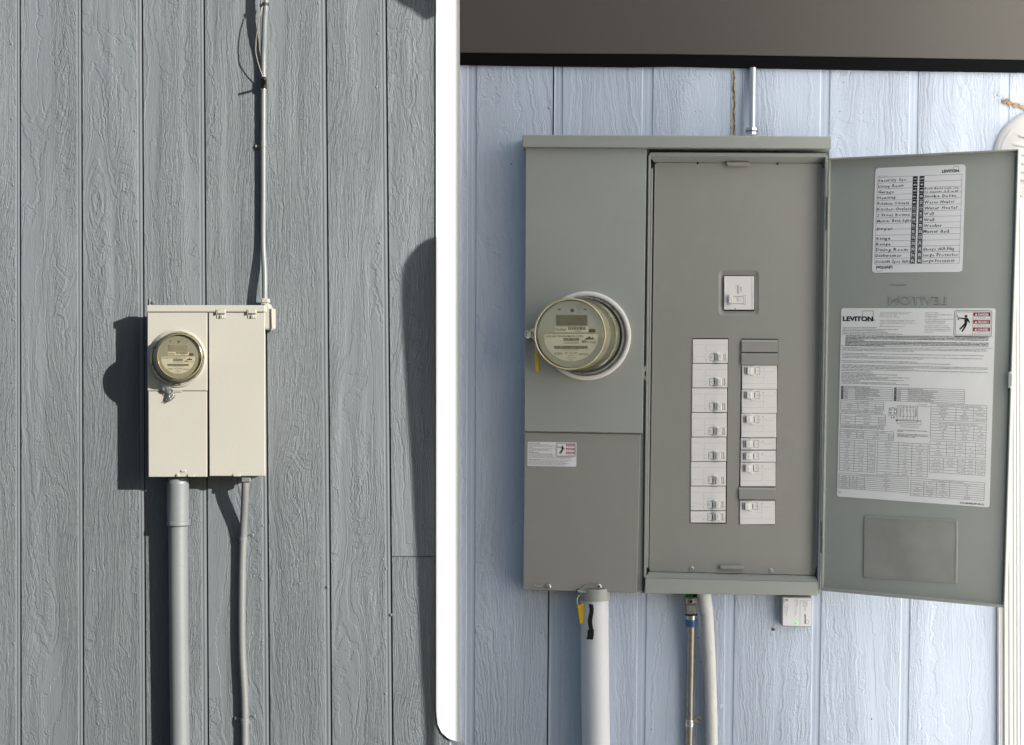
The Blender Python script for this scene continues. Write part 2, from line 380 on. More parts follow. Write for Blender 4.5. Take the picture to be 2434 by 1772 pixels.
YT, YB = -1250, 2980
def siding(name, label, grooves, xl, xr, y0, y1, wm, gm, splits, loc, slot=True):
    """grooves: (l0, r0, l1, r1) groove left/right px at y0 and at y1"""
    root = thing(name, loc, label, 'wall')
    root['kind'] = 'structure'
    ex = lambda a, b, y: a + (b - a) * (y - y0) / (y1 - y0)
    edges = [((xl, xl), None)]
    cur = (xl, xl); i = 0
    for g_ in list(grooves) + [None]:
        nxt = (g_[0], g_[2]) if g_ else (xr, xr)
        ys = [YT] + splits.get(i, []) + [YB]
        for a, b in zip(ys[:-1], ys[1:]):
            a2 = a + (1.2 if a != YT else 0)
            q = [(ex(*cur, a2), a2), (ex(*nxt, a2), a2), (ex(*nxt, b), b), (ex(*cur, b), b)]
            MB().slab(q, -24, 0, wm, 0.9 if slot else 1.8).build('siding_board', root)
        if g_:
            q = [(ex(g_[0], g_[2], YT) - 3, YT), (ex(g_[1], g_[3], YT) + 3, YT), (ex(g_[1], g_[3], YB) + 3, YB), (ex(g_[0], g_[2], YB) - 3, YB)]
            wd = (g_[1] - g_[0])
            m1 = 0.22; e1 = lambda f, y: ex(g_[0] + (g_[1] - g_[0]) * f, g_[2] + (g_[3] - g_[2]) * f, y)
            k9 = .86 if slot else 1.2
            mg = MB(); mg.slab([(e1(-.2, YT), YT), (e1(k9, YT), YT), (e1(k9, YB), YB), (e1(-.2, YB), YB)], -20, -3.2 if slot else -2.6, gm, 0.5)
            mg.slab([(e1(.3, YT), YT), (e1(.62, YT), YT), (e1(.62, YB), YB), (e1(.3, YB), YB)], -5, -2.2, gm, 0.8)
            mg.build('groove_strip', root)
            cur = (g_[1], g_[3])
        i += 1
    MB().slab([(xl, YT), (xr, YT), (xr, YB), (xl, YB)], -90, -24.5, 'gap', 0).build('backing', root)
    return root
LG = [(38, 49, 38, 51), (182, 195, 187, 200), (325, 339.5, 335, 348), (473, 486.5, 481.6, 496.6), (615, 628, 628, 642.6), (760, 776, 774.5, 789.6), (904.5, 919, 920.5, 935)]
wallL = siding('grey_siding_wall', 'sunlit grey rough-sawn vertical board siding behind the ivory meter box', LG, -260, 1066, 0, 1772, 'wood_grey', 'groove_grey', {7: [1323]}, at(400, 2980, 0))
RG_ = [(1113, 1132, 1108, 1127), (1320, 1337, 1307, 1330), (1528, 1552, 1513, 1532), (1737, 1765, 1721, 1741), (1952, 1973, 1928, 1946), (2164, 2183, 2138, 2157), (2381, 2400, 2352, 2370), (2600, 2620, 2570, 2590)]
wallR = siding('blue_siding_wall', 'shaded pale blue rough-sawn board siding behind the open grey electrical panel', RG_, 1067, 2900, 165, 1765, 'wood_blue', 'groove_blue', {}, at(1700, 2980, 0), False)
# seam line and loose caulk in the blue wall
mb = MB(); mb.slab([(1317 + 11, -1250), (1320.4 + 11, -1250), (1291, 2980), (1288, 2980)], -2, 0.35, 'gap', 0); mb.build('seam', wallR)
mb = MB(); P0 = []; P1 = []
for i in range(46):
    y = -100 + i * 9.6; P0.append((1737 + random.uniform(-1.5, 2.5), y)); P1.append((1749 + random.uniform(-2.5, 2), y))
for i in range(45): mb.slab([P0[i], P1[i], P1[i + 1], P0[i + 1]], -6, 0.4 + random.uniform(-.5, 1.2), 'caulk', 0)
mb.build('caulk_strip', wallR)
mb = MB()
for i in range(22):
    y = 172 + i * 6.8; mb.slab(circ(1745 + random.uniform(-1.5, 2.0), y, random.uniform(.5, 1.7), 7, random.uniform(2.5, 6)), -3, 2.2, 'rust', 0)
mb.build('rust_stain', wallR)['kind'] = 'stuff'
mb = MB()
for x, y, r in ((1306, 256, 4), (1712, 1680, 6), (1838, 1497, 0)):
    if r: mb.lathe([(x, y, r, -1), (x, y, r, .6), (x, y, r * .6, 1.6)], 'wood_blue', 12, cap1=True)
mb.build('nail_head', wallR)
MB().slab([(1833, 1495), (1837, 1493), (1843, 1496), (1841, 1500), (1835, 1500)], -3, 1.2, 'rust', .3).build('knot_hole', wallR)
mb = MB()
for x, y in ((27, 105), (28, 283), (31, 440), (29, 590), (31, 760), (29, 910), (895, 207), (903, 578), (898, 80), (757, 8), (222, 1355), (712, 1388), (779, 1396), (910, 1330), (918, 1352), (930, 1462), (917, 1650), (625, 1250), (622, 1378), (624, 1525), (321, 312), (326, 525), (33, 1200), (33, 1530), (365, 1325)):
    mb.lathe([(x, y, 3.1, -1), (x, y, 3.0, .9), (x, y, 1.8, 1.7)], 'groove_grey', 10, cap1=True)
nl = mb.build('nail_heads', wallL); nl['kind'] = 'stuff'

# ------------------------------------------------------------------ white trim board standing for the blank gap between two joined views
q = [(1036.5, YT), (1093, YT), (1093, 1764), (1084, 1763), (1065, 1755), (1050, 1742), (1040, 1722), (1036.5, 1690)]
mb = MB(); mb.loops([[at(x, y, 3.5 + (x - 1036.5) * .11) for x, y in q], [at(x, y, 0.3) for x, y in q]], 'white_divider', cap0=True)
t = mb.build('divider_board'); tag(t, 'wide bright white vertical trim board with rounded lower corner, standing for the blank gap between two views', 'trim board')

# ------------------------------------------------------------------ taupe fascia over the blue wall
fa = thing('fascia_board', at(1760, 150, 10), 'taupe brown fascia board with black lower edge across the top of the pale blue wall', 'fascia')
lo = [(1093, 126), (1300, 128), (1600, 129.5), (1900, 134), (2200, 139), (2434, 143), (2560, 145)]
bl = [(1093, 154.5), (1240, 157), (1500, 160), (1600, 158.5), (1750, 162), (1990, 166), (2200, 169.5), (2434, 173), (2560, 175)]
MB().slab([(1093, YT), (2560, YT)] + lo[::-1], 1, 10.5, 'brown', 1.5).build('board', fa)
up = [(x, y + .2) for x, y in lo]
MB().slab(up + bl[::-1], 1, 8.5, 'black', 1.5).build('rubber_edge', fa)

# ------------------------------------------------------------------ METERS
def meter(ring, base, face, coff, dring, db, df, ringmat, platemat, label, loc, locktab):
    """ring/base/face: (cx,cy,r) px; depths"""
    PL = 'plate_label_l' if platemat == 'plate_l' else 'plate_label'
    R = thing('electric_meter', loc, label, 'electric meter')
    rx, ry, rr = ring; bx, by, br = base; fx, fy, fr = face
    mb = MB(); mb.lathe([(rx, ry, rr, dring - 6), (rx, ry, rr, dring + 1.5), (rx, ry, rr * .985, dring + 4), (rx, ry, rr * .93, dring + 5), (rx, ry, rr * .90, dring + 3), (rx, ry, rr * .895, dring - 4)], ringmat, 72)
    if locktab: mb.slab(rnd_poly([(rx - 42, ry + 58), (rx - 20, ry + 60), (rx - 17, ry + 78), (rx - 28, ry + 84), (rx - 40, ry + 76)], 6), dring - 5, dring + 3, ringmat)
    mb.build('mounting_ring', R, angle=50)
    mb = MB(); mb.lathe([(bx, by, rr * .90, dring - 4), (bx, by, rr * .88, dring - 1)], 'gap', 60, cap0=True)
    mb.lathe([(bx, by, rr * .885, dring - 1), (bx, by, rr * .875, db + 2), (bx, by, br * 1.06, db + 6), (bx, by, br * 1.01, db + 5)], 'dirty', 72)
    mb.build('lock_ring', R, angle=50)
    L = lambda t: (bx + (fx - bx) * t, by + (fy - by) * t)
    def rg(t, k): c = L(t); r = br + (fr - br) * t; return (c[0], c[1], r * k, db + (df - db) * t)
    # opaque inner body, then face plate
    kb = .975 if platemat == 'plate_l' else .93
    MB().lathe([rg(0, .97), rg(.12, .96), rg(.14, kb), rg(.56, kb)], 'body', 60).lathe([rg(.56, kb), rg(.58, kb + .02), rg(.90, kb + .015)], 'rib_band', 60).lathe([rg(.20, .99), rg(.24, 1.03), rg(.30, 1.03), rg(.34, .99)], 'sideglass', 60).build('inner_body', R, angle=60)
    pc = L(.90); pd = db + (df - db) * .90; pr = (br + (fr - br) * .9) * .93
    MB().lathe([(pc[0], pc[1], pr, pd - 6), (pc[0], pc[1], pr, pd)], platemat, 60, cap1=True).build('face_plate', R)
    mb = MB(); rr_ = []
    N_ = 30
    for i in range(N_ + 1):
        t = i / N_; q_ = rg(t, 1.0); rr_.append((q_[0], q_[1], q_[2] * (1.0 + (0.012 if i % 2 and t > .35 else 0)), q_[3]))
    mb.lathe(rr_ , 'sideglass', 72)
    mb.build('glass_side', R, angle=20)
    mb = MB(); c = (fx, fy)
    mb.lathe([(fx, fy, fr * 1.005, df - 1), (fx, fy, fr * 1.0, df + 1.2), (fx, fy, fr * .975, df + 2), (fx, fy, fr * .955, df + 1), (fx, fy, fr * .95, df - 2)], 'dark_rim' if platemat == 'plate_l' else 'brass', 72)
    mb.build('glass_rim', R, angle=60)
    mb = MB(); mb.lathe([(fx, fy, fr * .95, df - 1), (fx, fy, fr * .90, df + .6), (fx, fy, fr * .5, df + 1.4), (fx, fy, fr * .02, df + 1.8)], 'glass', 60, cap1=True); mb.build('glass_front', R, angle=60)
    # print on the plate: unit frame radius fr
    ox, oy = fx + coff * fr, fy + .0 * fr
    P = lambda u, v, d=0: at(ox + u * fr, oy + v * fr, pd + d)
    lab = MB(); lab.slab(rect(-.39, -.51, .437, -.252), .2, 1.2, 'lcd', .0, P)
    box_outline(lab, P, -.40, -.52, .447, -.245, .02, 'midink', .8); lab.build('display', R)
    lab = MB()
    lab.flat(rect(-.46, -.204, .48, -.053), .5, PL, P)
    text(lab, 'FlexNet', P, -.43, -.09, .085, 'fineink', .8, w=.29)
    x = -.08
    while x < .42:
        w_ = random.choice((.012, .018, .026)); lab.flat(rect(x, -.195, x + w_, -.115), .8, 'fineink', P); x += w_ + random.choice((.012, .018))
    text(lab, '49588818', P, .2, -.066, .032, 'fineink', .8, align='C')
    lab.flat(rnd_poly(rect(.49, -.14, .68, -.045), .045), .8, 'ink', P)
    lab.flat(circ(.03, -.655, .05), .8, 'fineink', P)
    for a in (-.33, .39): lab.flat(rect(a - .04, -.695, a + .04, -.665), .8, 'fineink', P)
    k_ = circ(.22, -.76, .05, 16)
    for i in range(16): line(lab, P, *k_[i], *k_[(i + 1) % 16], .01, 'midink', .8)
    line(lab, P, .195, -.71, .195, -.58, .01, 'midink', .8); line(lab, P, .245, -.71, .245, -.58, .01, 'midink', .8)
    line(lab, P, -.8, -.025, .8, -.025, .008, 'midink', .8)
    seg = [(-.75, .02), (-.70, 0), (.70, 0), (.75, .02)] + [(.755 * math.cos(a), .06 + .70 * math.sin(a)) for a in [math.pi * i / 26 for i in range(1, 26)]]
    lab.flat(seg, .5, PL, P)
    text(lab, 'CL200 240V 3W 60Hz FM2S Kh 1 30TA', P, -.72, .085, .05, 'fineink', .8, w=1.05, bold=.01)
    def bars(x0, x1, y0, y1):
        x = x0
        while x < x1:
            w_ = random.choice((.008, .014)); lab.flat(rect(x, y0, x + w_, y1), .8, 'fineink', P); x += w_ + .01
    bars(-.21, .21, .11, .195); text(lab, 'CC031706552', P, 0, .27, .05, 'fineink', .8, align='C', w=.42)
    bars(-.47, .46, .325, .415); text(lab, '*1W0031706552*', P, -.02, .455, .03, 'fineink', .8, align='C', w=.5)
    text(lab, 'iCON', P, -.46, .58, .075, 'fineink', .8, w=.2); text(lab, '031 706 552', P, 0, .55, .05, 'ink', .8, align='C', w=.36)
    text(lab, 'sensus', P, .22, .58, .06, 'ink', .8, w=.25)
    text(lab, 'TYPE iSA3', P, 0, .615, .03, 'fineink', .8, align='C'); text(lab, 'Watthour Meter', P, 0, .675, .03, 'fineink', .8, align='C'); text(lab, '10/12', P, 0, .735, .035, 'fineink', .8, align='C')
    text(lab, 'NV', P, .30, .245, .07, 'ink', .8, bold=.03, w=.13); text(lab, 'Energy', P, .44, .245, .065, 'midink', .8, w=.25)
    for a, b, h in ((.37, .46, .06), (.42, .56, .10), (.52, .63, .07)):
        for j in range(3):
            lab.add([P(a + j * .012, .155, .8), P(b, .155, .8), P((a + b) / 2 + .02 - j * .01, .155 - h + j * .025, .8)], [[0, 1, 2]], 'ink' if j == 0 else PL) if j < 2 else None
    lab.build('nameplate', R)
    return R

# ================================================================== LEFT: ivory meter box
DL = 67   # front of covers
box = thing('meter_box', at(490, 1134, 0), 'ivory painted electrical box with round meter and two hinged covers on the sunlit grey wall', 'electrical box')
MB().slab([(350, 744), (618, 744), (619, 1130), (352.5, 1132)], .5, DL - 6, 'ivory_edge', .8).build('enclosure', box)
MB().slab([(348.7, 726), (629.5, 726), (629.5, 741.8), (348.7, 741.8)], DL - 22, DL + 5, 'ivory', 1.2).build('lid', box)
MB().slab([(350.5, 743), (492.3, 743), (492.3, 929.3), (350.5, 929.3)], DL - 5.5, DL + 1, 'ivory', 1).build('meter_cover', box)
MB().slab([(352.5, 930.8), (491.8, 930.6), (492, 1134), (353, 1134.3)], DL - 5.5, DL - .5, 'ivory', 1).build('lower_cover', box)
MB().slab([(496, 743.2), (629.3, 743.2), (630, 1132), (498, 1132)], DL - 5.5, DL, 'ivory', 1).build('right_cover', box)
MB().slab([(491.5, 744), (497.2, 744), (498.5, 1131), (491.5, 1132)], DL - 6, DL - 5.7, 'gap', 0).build('cover_gap', box)
for x0 in (515, 588.5):
    h = MB(); h.slab(rect(x0, 743, x0 + 20, 757), DL - 1, DL + 1.8, 'ivory', .6); h.slab(rect(x0 + .5, 736.5, x0 + 20.5, 746), DL + 1, DL + 8, 'ivory', 1.4)
    h.slab(rect(x0 - 1.5, 735.6, x0 + 20, 738.2), DL + 1, DL + 6.2, 'chip', .3); h.slab(rect(x0 - 1.5, 737, x0 + .3, 748), DL + 1, DL + 6.6, 'chip', .3)
    hh = h.build('hinge_clip', box)
    s_ = MB(); screw(s_, x0 + 10.3, 752.6, 4.3, DL + 2, 'chip'); s_.build('bolt', hh)
h = MB(); h.slab(rect(411, 929.3, 431, 932), DL, DL + 3, 'ivory', .5); h.build('cover_tab', box)
h = MB(); h.slab(rnd_poly(rect(430, 1118, 441, 1122.5), 2), DL - 1, DL + 2.5, 'ivory', 1); h.build('lift_bump', box)
h = MB(); screw(h, 421.5, 1130.5, 4.2, DL, 'chip'); h.build('cover_screw', box)
for a, b, y in ((445, 462, 1131), (553, 571.5, 1130)):
    h = MB(); h.slab(rnd_poly([(a, y - 1), (a + 4, y - 2.5), (b - 1, y - 2.5), (b, y + 3), (a + 2, y + 3)], 1.5), DL - 1, DL + 3.4, 'ivory', .7)
    h.slab(rnd_poly([(a + 1, y - 4), (b + 2, y - 4), (b + 2, y - 2), (a + 1, y - 1.5)], .8), DL - 1, DL + 1.4, 'chip', .3); h.build('seal_tab', box)
h = MB(); h.slab(rect(355.3, 711.5, 356.3, 726), .5, 3, 'ivory_edge', .2); screw(h, 363.5, 719, 4, 1, 'groove_grey'); h.build('mounting_screw', box)
# conduit body at the right
lb = thing('conduit_elbow', at(636, 786, 20), 'ivory conduit elbow fitting on the upper right corner of the ivory box', 'fitting')
mb = MB(); mb.slab(rnd_poly([(626, 722), (638, 722), (643, 734), (647, 737), (647.5, 781), (644, 785), (629, 784), (626, 770)], 3), 8, 40, 'ivory', 3); mb.build('body', lb)
mb = MB(); mb.slab(rnd_poly([(643.5, 733), (648.6, 734), (649, 781), (645, 785)], 1.5), 10, 44, 'ivory', 1); screw(mb, 646, 783.5, 2, 43, 'ivory_edge', False); mb.build('cover_plate', lb)
mb = MB(); mb.tube([(629.4, 724, 26), (629.4, 722, 26)], 6, 'ivory', 12); mb.slab(rnd_poly(rect(620.8, 710, 638, 720.5), 2), 15, 37, 'ivory', 2); mb.slab(rect(623, 720, 636, 726), 18, 34, 'ivory', 1); mb.build('lock_nut', lb)

meter((421.5, 852, 69), (421, 852, 60), (426.5, 848, 54), -.06, DL + 2, DL + 5, DL + 46, 'ring_ivory', 'plate_l',
      'smaller round glass electric meter plugged into the ivory painted box in the sun', at(421, 852, DL), True)
seal = thing('meter_seal', at(392, 924, DL + 8), 'crumpled metal and wire seal with blue dot below the sunlit meter', 'seal')
mb = MB(); mb.lathe([(393, 925, 9, DL + 3), (393, 925, 8.5, DL + 8), (393, 925, 5, DL + 9), (393, 925, 4, DL + 7), (393, 925, 1, DL + 7.5)], 'steel', 20); mb.build('lock_barrel', seal)
mb = MB()
for i in range(7):
    a = [(398 + random.uniform(-2, 3), 922 + random.uniform(-2, 4)), (405 + random.uniform(-6, 8), 932 + random.uniform(-3, 3)), (408 + random.uniform(-10, 8), 944 + random.uniform(-4, 6)), (401 + random.uniform(-8, 8), 951 + random.uniform(-4, 5))]
    mb.tube([(x, y, DL + 6 + random.uniform(0, 5)) for x, y in a], .8, 'steel', 6, smoothpath=4)
mb.build('seal_wire', seal)
mb = MB(); mb.slab(rnd_poly([(397, 934), (402, 930), (411, 934), (412, 948), (404, 955), (393, 951)], 3), DL + 3, DL + 6, 'chip', 1); mb.build('seal_tag', seal)
mb = MB(); mb.lathe([(404.5, 940, 4.2, DL + 5), (404.5, 940, 4, DL + 9.5), (404.5, 940, 2, DL + 10)], 'blue', 14, cap1=True); mb.build('blue_dot', seal)

# conduit going up
cu = thing('conduit', at(628, 700, 20), 'thin grey painted conduit rising from the ivory box to the top of the sunlit wall', 'conduit')
pts = [(634, -1230, 34), (634, -200, 34), (632, 0, 30), (629.5, 40, 27), (628, 82, 21), (626.5, 130, 12), (626.3, 200, 9), (626, 340, 8.5), (626, 480, 8.5), (625.6, 560, 9), (626.5, 600, 12), (629, 645, 20), (629.5, 680, 25), (629.5, 712, 27)]
MB().tube(pts, 6.6, 'pipe_grey', 18, smoothpath=5).build('pipe', cu)
MB().tube([(626, 335, 8.5), (626, 338, 8.5), (626, 347, 8.5), (626, 350, 8.5)], 7.6, 'pipe_grey', 18).build('coupling', cu)
mb = MB(); mb.slab(rnd_poly(rect(606, 346, 622, 352), 2), .5, 5, 'pipe_grey'); screw(mb, 609, 348, 3.3, 4, 'chip'); mb.build('strap', cu)
tie = thing('cable_tie', at(628, 11, 28), 'upper black cable tie round the thin conduit at the top of the sunlit wall', 'cable tie')
mb = MB(); mb.tube([(631, 7.5, 29), (630.6, 15, 29)], 8, 'blackm', 16); mb.slab(rnd_poly(rect(617, 10, 625, 17), 2), 26, 33, 'blackm'); mb.build('band', tie)
wr = MB(); wr.tube([(626.5, -160, 34), (625.5, 0, 34), (622, 19, 36), (618, 38, 38), (614, 58, 38), (609, 88, 36), (608.2, 105, 35), (608, 125, 34), (612.5, 146, 30), (620, 170, 24), (628, 190, 18)], 1.1, 'wire', 8, smoothpath=4)
tag(wr.build('loose_wire'), 'thin loose wire bowed out between the two black ties on the conduit', 'wire')
tie2 = thing('wire_clamp', at(627, 200, 12), 'black tape and knotted clamp bunched round the thin conduit under the loose wire', 'clamp')
mb = MB(); mb.tube([(626.5, 188, 11, 7.2), (626.5, 194, 11, 7.8), (626.5, 200, 11, 7.4), (626.5, 206, 11, 8), (626.5, 212, 11, 7.6)], 8, 'blackm', 14)
for i in range(7): mb.tube([(621 + random.uniform(-1, 4), 186 + i * 4, 16), (628, 184 + i * 4, 20 + random.uniform(0, 3)), (633, 187 + i * 4, 15)], 1.6, 'blackm', 7, smoothpath=3)
mb.build('band', tie2)
mb = MB(); mb.tube([(628, 200, 18), (629.5, 197, 30), (630.5, 188, 52)], 3, 'blackm', 8); mb.tube([(629, 186, 16), (630, 188, 19)], 2, 'rust', 8); mb.build('bolt', tie2)
MB().tube([(626.4, 212.5, 10), (626.4, 214, 10)], 7.4, 'steel', 14).build('metal_edge', tie2)

# conduits below the box
bc = thing('large_conduit', at(426, 1765, 26), 'thick grey painted conduit with wider sleeve dropping from the ivory box', 'conduit')
MB().tube([(423, 1136, 30), (423.2, 1250, 28), (424, 1400, 27), (425.5, 1550, 26.5), (428, 1772, 26), (431, 2100, 26)], 22.3, 'pipe_grey', 32).build('pipe', bc)
mb = MB(); mb.tube([(423, 1137, 30, 20), (423, 1143, 30, 24), (423.2, 1147, 30, 25.5), (423.2, 1150, 30, 25.2), (423.3, 1238, 29, 25.2), (423.3, 1240, 29, 26.5), (423.4, 1248, 29, 26.5), (423.4, 1251, 29, 23)], 25, 'pipe_grey', 32); mb.build('sleeve', bc)
sm = thing('small_conduit', at(583, 1765, 12), 'thin curving warm grey flexible conduit below the right half of the ivory box', 'conduit')
pp = [(584, 1136, 50), (583, 1160, 47), (581.5, 1200, 34), (579.5, 1240, 20), (578, 1280, 12), (576, 1350, 11), (575, 1430, 11), (574.8, 1500, 11), (576, 1560, 11), (578.5, 1605, 11), (581.5, 1660, 11), (582.5, 1710, 11), (582.5, 1772, 11), (583, 2100, 11)]
mb = MB(); fl = []
# ribbed flexible conduit
import bisect
for i in range(len(pp) - 1):
    a, b = pp[i], pp[i + 1]; n_ = max(1, int((b[1] - a[1]) / 2.6)) if b[1] < 1800 else 4
    for j in range(n_):
        t = j / n_; fl.append((a[0] + (b[0] - a[0]) * t, a[1] + (b[1] - a[1]) * t, a[2] + (b[2] - a[2]) * t, 8.9 + (.18 if j % 2 else -.12)))
sx_ = []
for i in range(len(fl)):
    q_ = fl[max(0, i - 5):i + 6]; sx_.append((sum(k[0] for k in q_) / len(q_), fl[i][1], sum(k[2] for k in q_) / len(q_), fl[i][3]))
mb.tube(sx_, 9, 'pipe_warm', 16); mb.build('pipe', sm)
mb = MB(); mb.slab(rnd_poly(rect(573, 1135.5, 595, 1147), 2), 38, 61, 'pipe_warm', 2); mb.tube([(584, 1134, 50), (584, 1138, 50)], 9, 'gap', 12); mb.build('lock_nut', sm)
for y, dx in ((1277, 0), (1708, 4)):
    mb = MB(); x = 578 + dx
    mb.tube([(x, y - 1, 11), (x, y + 6, 11)], 10.6, 'pipe_grey', 18); mb.tube([(x, y + 8, 11), (x, y + 13, 11)], 9.8, 'pipe_grey', 18)
    mb.slab(rnd_poly([(x - 24, y - 3), (x - 10, y - 2), (x - 9, y + 5), (x - 24, y + 4)], 2), .5, 4, 'pipe_grey'); mb.slab(rnd_poly([(x + 9, y + 1), (x + 12, y + 4), (x + 25, y - 1), (x + 24, y - 8), (x + 16, y - 6)], 2), .5, 4, 'pipe_grey')
    st = mb.build('strap', sm)
    mb = MB(); screw(mb, x - 21, y, 4.2, 3.5, 'groove_grey'); mb.build('screw', st); mb = MB(); screw(mb, x + 22, y - 4, 4.2, 3.5, 'groove_grey'); mb.build('screw', st)

# ================================================================== RIGHT: grey-green panel with open door
DP = 62
pn = thing('electrical_panel', at(1600, 1410, 0), 'grey green outdoor electrical panel with its door open and rows of white breakers', 'electrical panel')
MB().slab([(1250, 352), (1537, 352), (1526, 1408), (1243.5, 1402)], .5, DP - 12, 'panel', 1).build('meter_compartment', pn)
# breaker compartment tray: interior coloured dark to stand for its shade, outer walls
mb = MB(); mb.slab([(1537, 352), (1972, 352), (1946, 1412), (1526, 1410)], .5, 14, 'panel_shade', 1)
mb.slab([(1537, 352), (1541.5, 352), (1529.5, 1410), (1521, 1408)], 10, DP - 14, 'panel_shade', .8)
mb.build('breaker_compartment', pn)
MB().slab([(1242, 321), (1976.5, 325), (1976.5, 352), (1973, 353.8), (1246, 350.5), (1242, 349)], .5, DP + 14, 'panel', 1.6).build('lid', pn)
mb = MB(); mb.slab([(1249.5, 351), (1537, 352.5), (1527.5, 1030.5), (1246.3, 1025.6)], DP - 11, DP, 'panel', 1.4); mb.build('meter_cover', pn)
mb = MB(); mb.slab([(1246.8, 1028), (1523, 1032.5), (1513.6, 1410), (1243, 1402.6)], DP - 11, DP - 5, 'panel_tinted', 1.4); mb.build('lower_cover', pn)
# flanges: sloping returns
FO = [(1547, 363), (1963.5, 365.2), (1946, 1382), (1532, 1373)]           # front outer
FI = [(1551, 372), (1960.5, 374), (1943.5, 1383), (1536, 1374)]
DI = [(1556.5, 387.5), (1955, 389.5), (1938, 1367.5), (1543, 1358.5)]     # at dead front
d_df = 34
mb = MB()
o1 = [at(x, y, DP - 4) for x, y in FO]; i1 = [at(x, y, DP - 3) for x, y in [(1541.5, 371), (1967.5, 373.5), (1944, 1383.5), (1533.5, 1374)]]; e1 = [at(x, y, d_df - 3) for x, y in DI]; b1 = [Vector((v.x, -12 * S, v.z)) for v in o1]
# top flange
mb.add([o1[0], o1[1], i1[1], i1[0]], [[0, 1, 2, 3]], 'panel'); mb.add([i1[0], i1[1], e1[1], e1[0]], [[0, 1, 2, 3]], 'panel'); mb.add([b1[0], b1[1], o1[1], o1[0]], [[0, 1, 2, 3]], 'panel')
mb.build('top_flange', pn)
# side flanges: thin walls
for nm, q in (('side_flange', [(1541.3, 371.5), (1547, 371.5), (1536, 1374), (1530, 1374)]), ('side_flange', [(1961, 373), (1967, 373), (1948.8, 1412), (1943.3, 1412)])):
    mb = MB(); mb.slab(q, 12, DP - 4, 'panel', 1); mb.build(nm, pn)
for nm, a, b in (('inner_strip', (1547.5, 1552), (1536.6, 1541)), ('inner_strip', (1955.5, 1959), (1938.3, 1942))):
    mb = MB(); mb.slab([(a[0], 400), (a[1], 400), (b[1], 1350), (b[0], 1350)], 12, d_df + 9, 'panel', .8); mb.build(nm, pn)
# bottom ledge and lip
mb = MB(); l0 = [at(1543, 1358.5, d_df - 4), at(1938, 1368, d_df - 4), at(1943.5, 1383.5, DP + 2), at(1533.5, 1373.5, DP + 2)]
mb.add(l0, [[0, 1, 2, 3]], 'panel'); mb.slab([(1533.5, 1373.5), (1943.5, 1383.5), (1944, 1416), (1532, 1411)], 8, DP + 2, 'panel', 1.6); mb.build('bottom_lip', pn)
# dead front with real openings
HM = rnd_poly(rect(1708, 643, 1804, 751), 12, 5)
HL = [(1646, 804.5), (1731.5, 804.5), (1727, 1245.5), (1640, 1244.5)]
HR = [(1762, 805.5), (1850.5, 806), (1842, 1248.5), (1755.5, 1247.5)]
mb = MB(); mb.plate(rnd_poly(DI, 7, 3), [HM, HL, HR], d_df, d_df - 4, 'panel_tinted')
HI = rnd_poly(rect(1716, 651.5, 1796, 743.5), 7, 5); HO = rnd_poly(rect(1719.5, 655.3, 1793, 739.8), 2, 5)
mb.loops([[at(x, y, d_df) for x, y in HM], [at(x, y, d_df - 5) for x, y in HI], [at(x, y, d_df - 5.3) for x, y in rnd_poly(rect(1717.5, 653.5, 1795, 741.7), 5, 5)], [at(x, y, d_df - 6.5) for x, y in HO]], 'panel_tinted')
df = mb.build('dead_front', pn)
MB().slab(rect(1712, 647, 1800, 747), 14.5, d_df - 9, 'gap', 0).build('recess', df)
MB().slab([(1642, 801), (1735, 801), (1732, 1250), (1637, 1250)], 14.5, d_df - 9, 'gap', 0).build('recess', df)
MB().slab([(1758, 801), (1853, 801), (1846, 1252), (1752, 1252)], 14.5, d_df - 9, 'gap', 0).build('recess', df)
h = MB(); h.slab(rnd_poly([(1725, 385), (1781.5, 385.5), (1778, 396), (1729, 395.5)], 3), d_df, d_df + 10, 'panel_tinted', 1.5); h.build('lift_tab', df)
h = MB(); h.slab(rnd_poly([(1712, 1344), (1767.5, 1345), (1768.5, 1354.5), (1710, 1353)], 3), d_df, d_df + 9, 'panel_tinted', 1.5); h.build('lift_tab', df)
for x, y in ((1645, 1352.3), (1833, 1357)):
    h = MB(); screw(h, x, y, 5.2, d_df, 'galv'); h.build('screw', df)
for x, y in ((1658, 388.5), (1848, 390)):
    h = MB(); screw(h, x, y, 2.6, d_df, 'gap', False); h.build('stud', df)
nl_, nr_ = list(range(1, 30, 2)), list(range(2, 31, 2))
for i, n0 in enumerate(nl_):
    mb = MB(); text(mb, str(n0), at, 1641 - i * .5, 822 + i * 29.1, 4.8, 'panel', d_df + .6, rot=-math.pi / 2, align='C'); mb.build('position_number', df)
for i, n0 in enumerate(nr_):
    mb = MB(); text(mb, str(n0), at, 1855 - i * .5, 825 + i * 29.3, 4.8, 'panel', d_df + .6, rot=math.pi / 2, align='C'); mb.build('position_number', df)

def logo(mb, P, x, y, h, m='ink', d=0, rot=0, bold=.03, w=None):
    """LEVITON wordmark with the small square rising behind its last letters; local frame rotated about x,y"""
    c, s_ = math.cos(rot), math.sin(rot); w = w or h * 5.3
    Q = lambda u, v, dd=0: P(x + u * c - v * s_, y + u * s_ + v * c, dd)
    text(mb, 'LEVITON', Q, 0, 0, h, m, d, w=w, bold=bold)
    t = h * .09
    a, b = w * .66, w * .99
    line(mb, Q, a, -h * 2.0, b, -h * 2.0, t, m, d); line(mb, Q, a, -h * 2.0, a, -h, t, m, d); line(mb, Q, b, -h * 2.0, b, -h * .9, t, m, d)

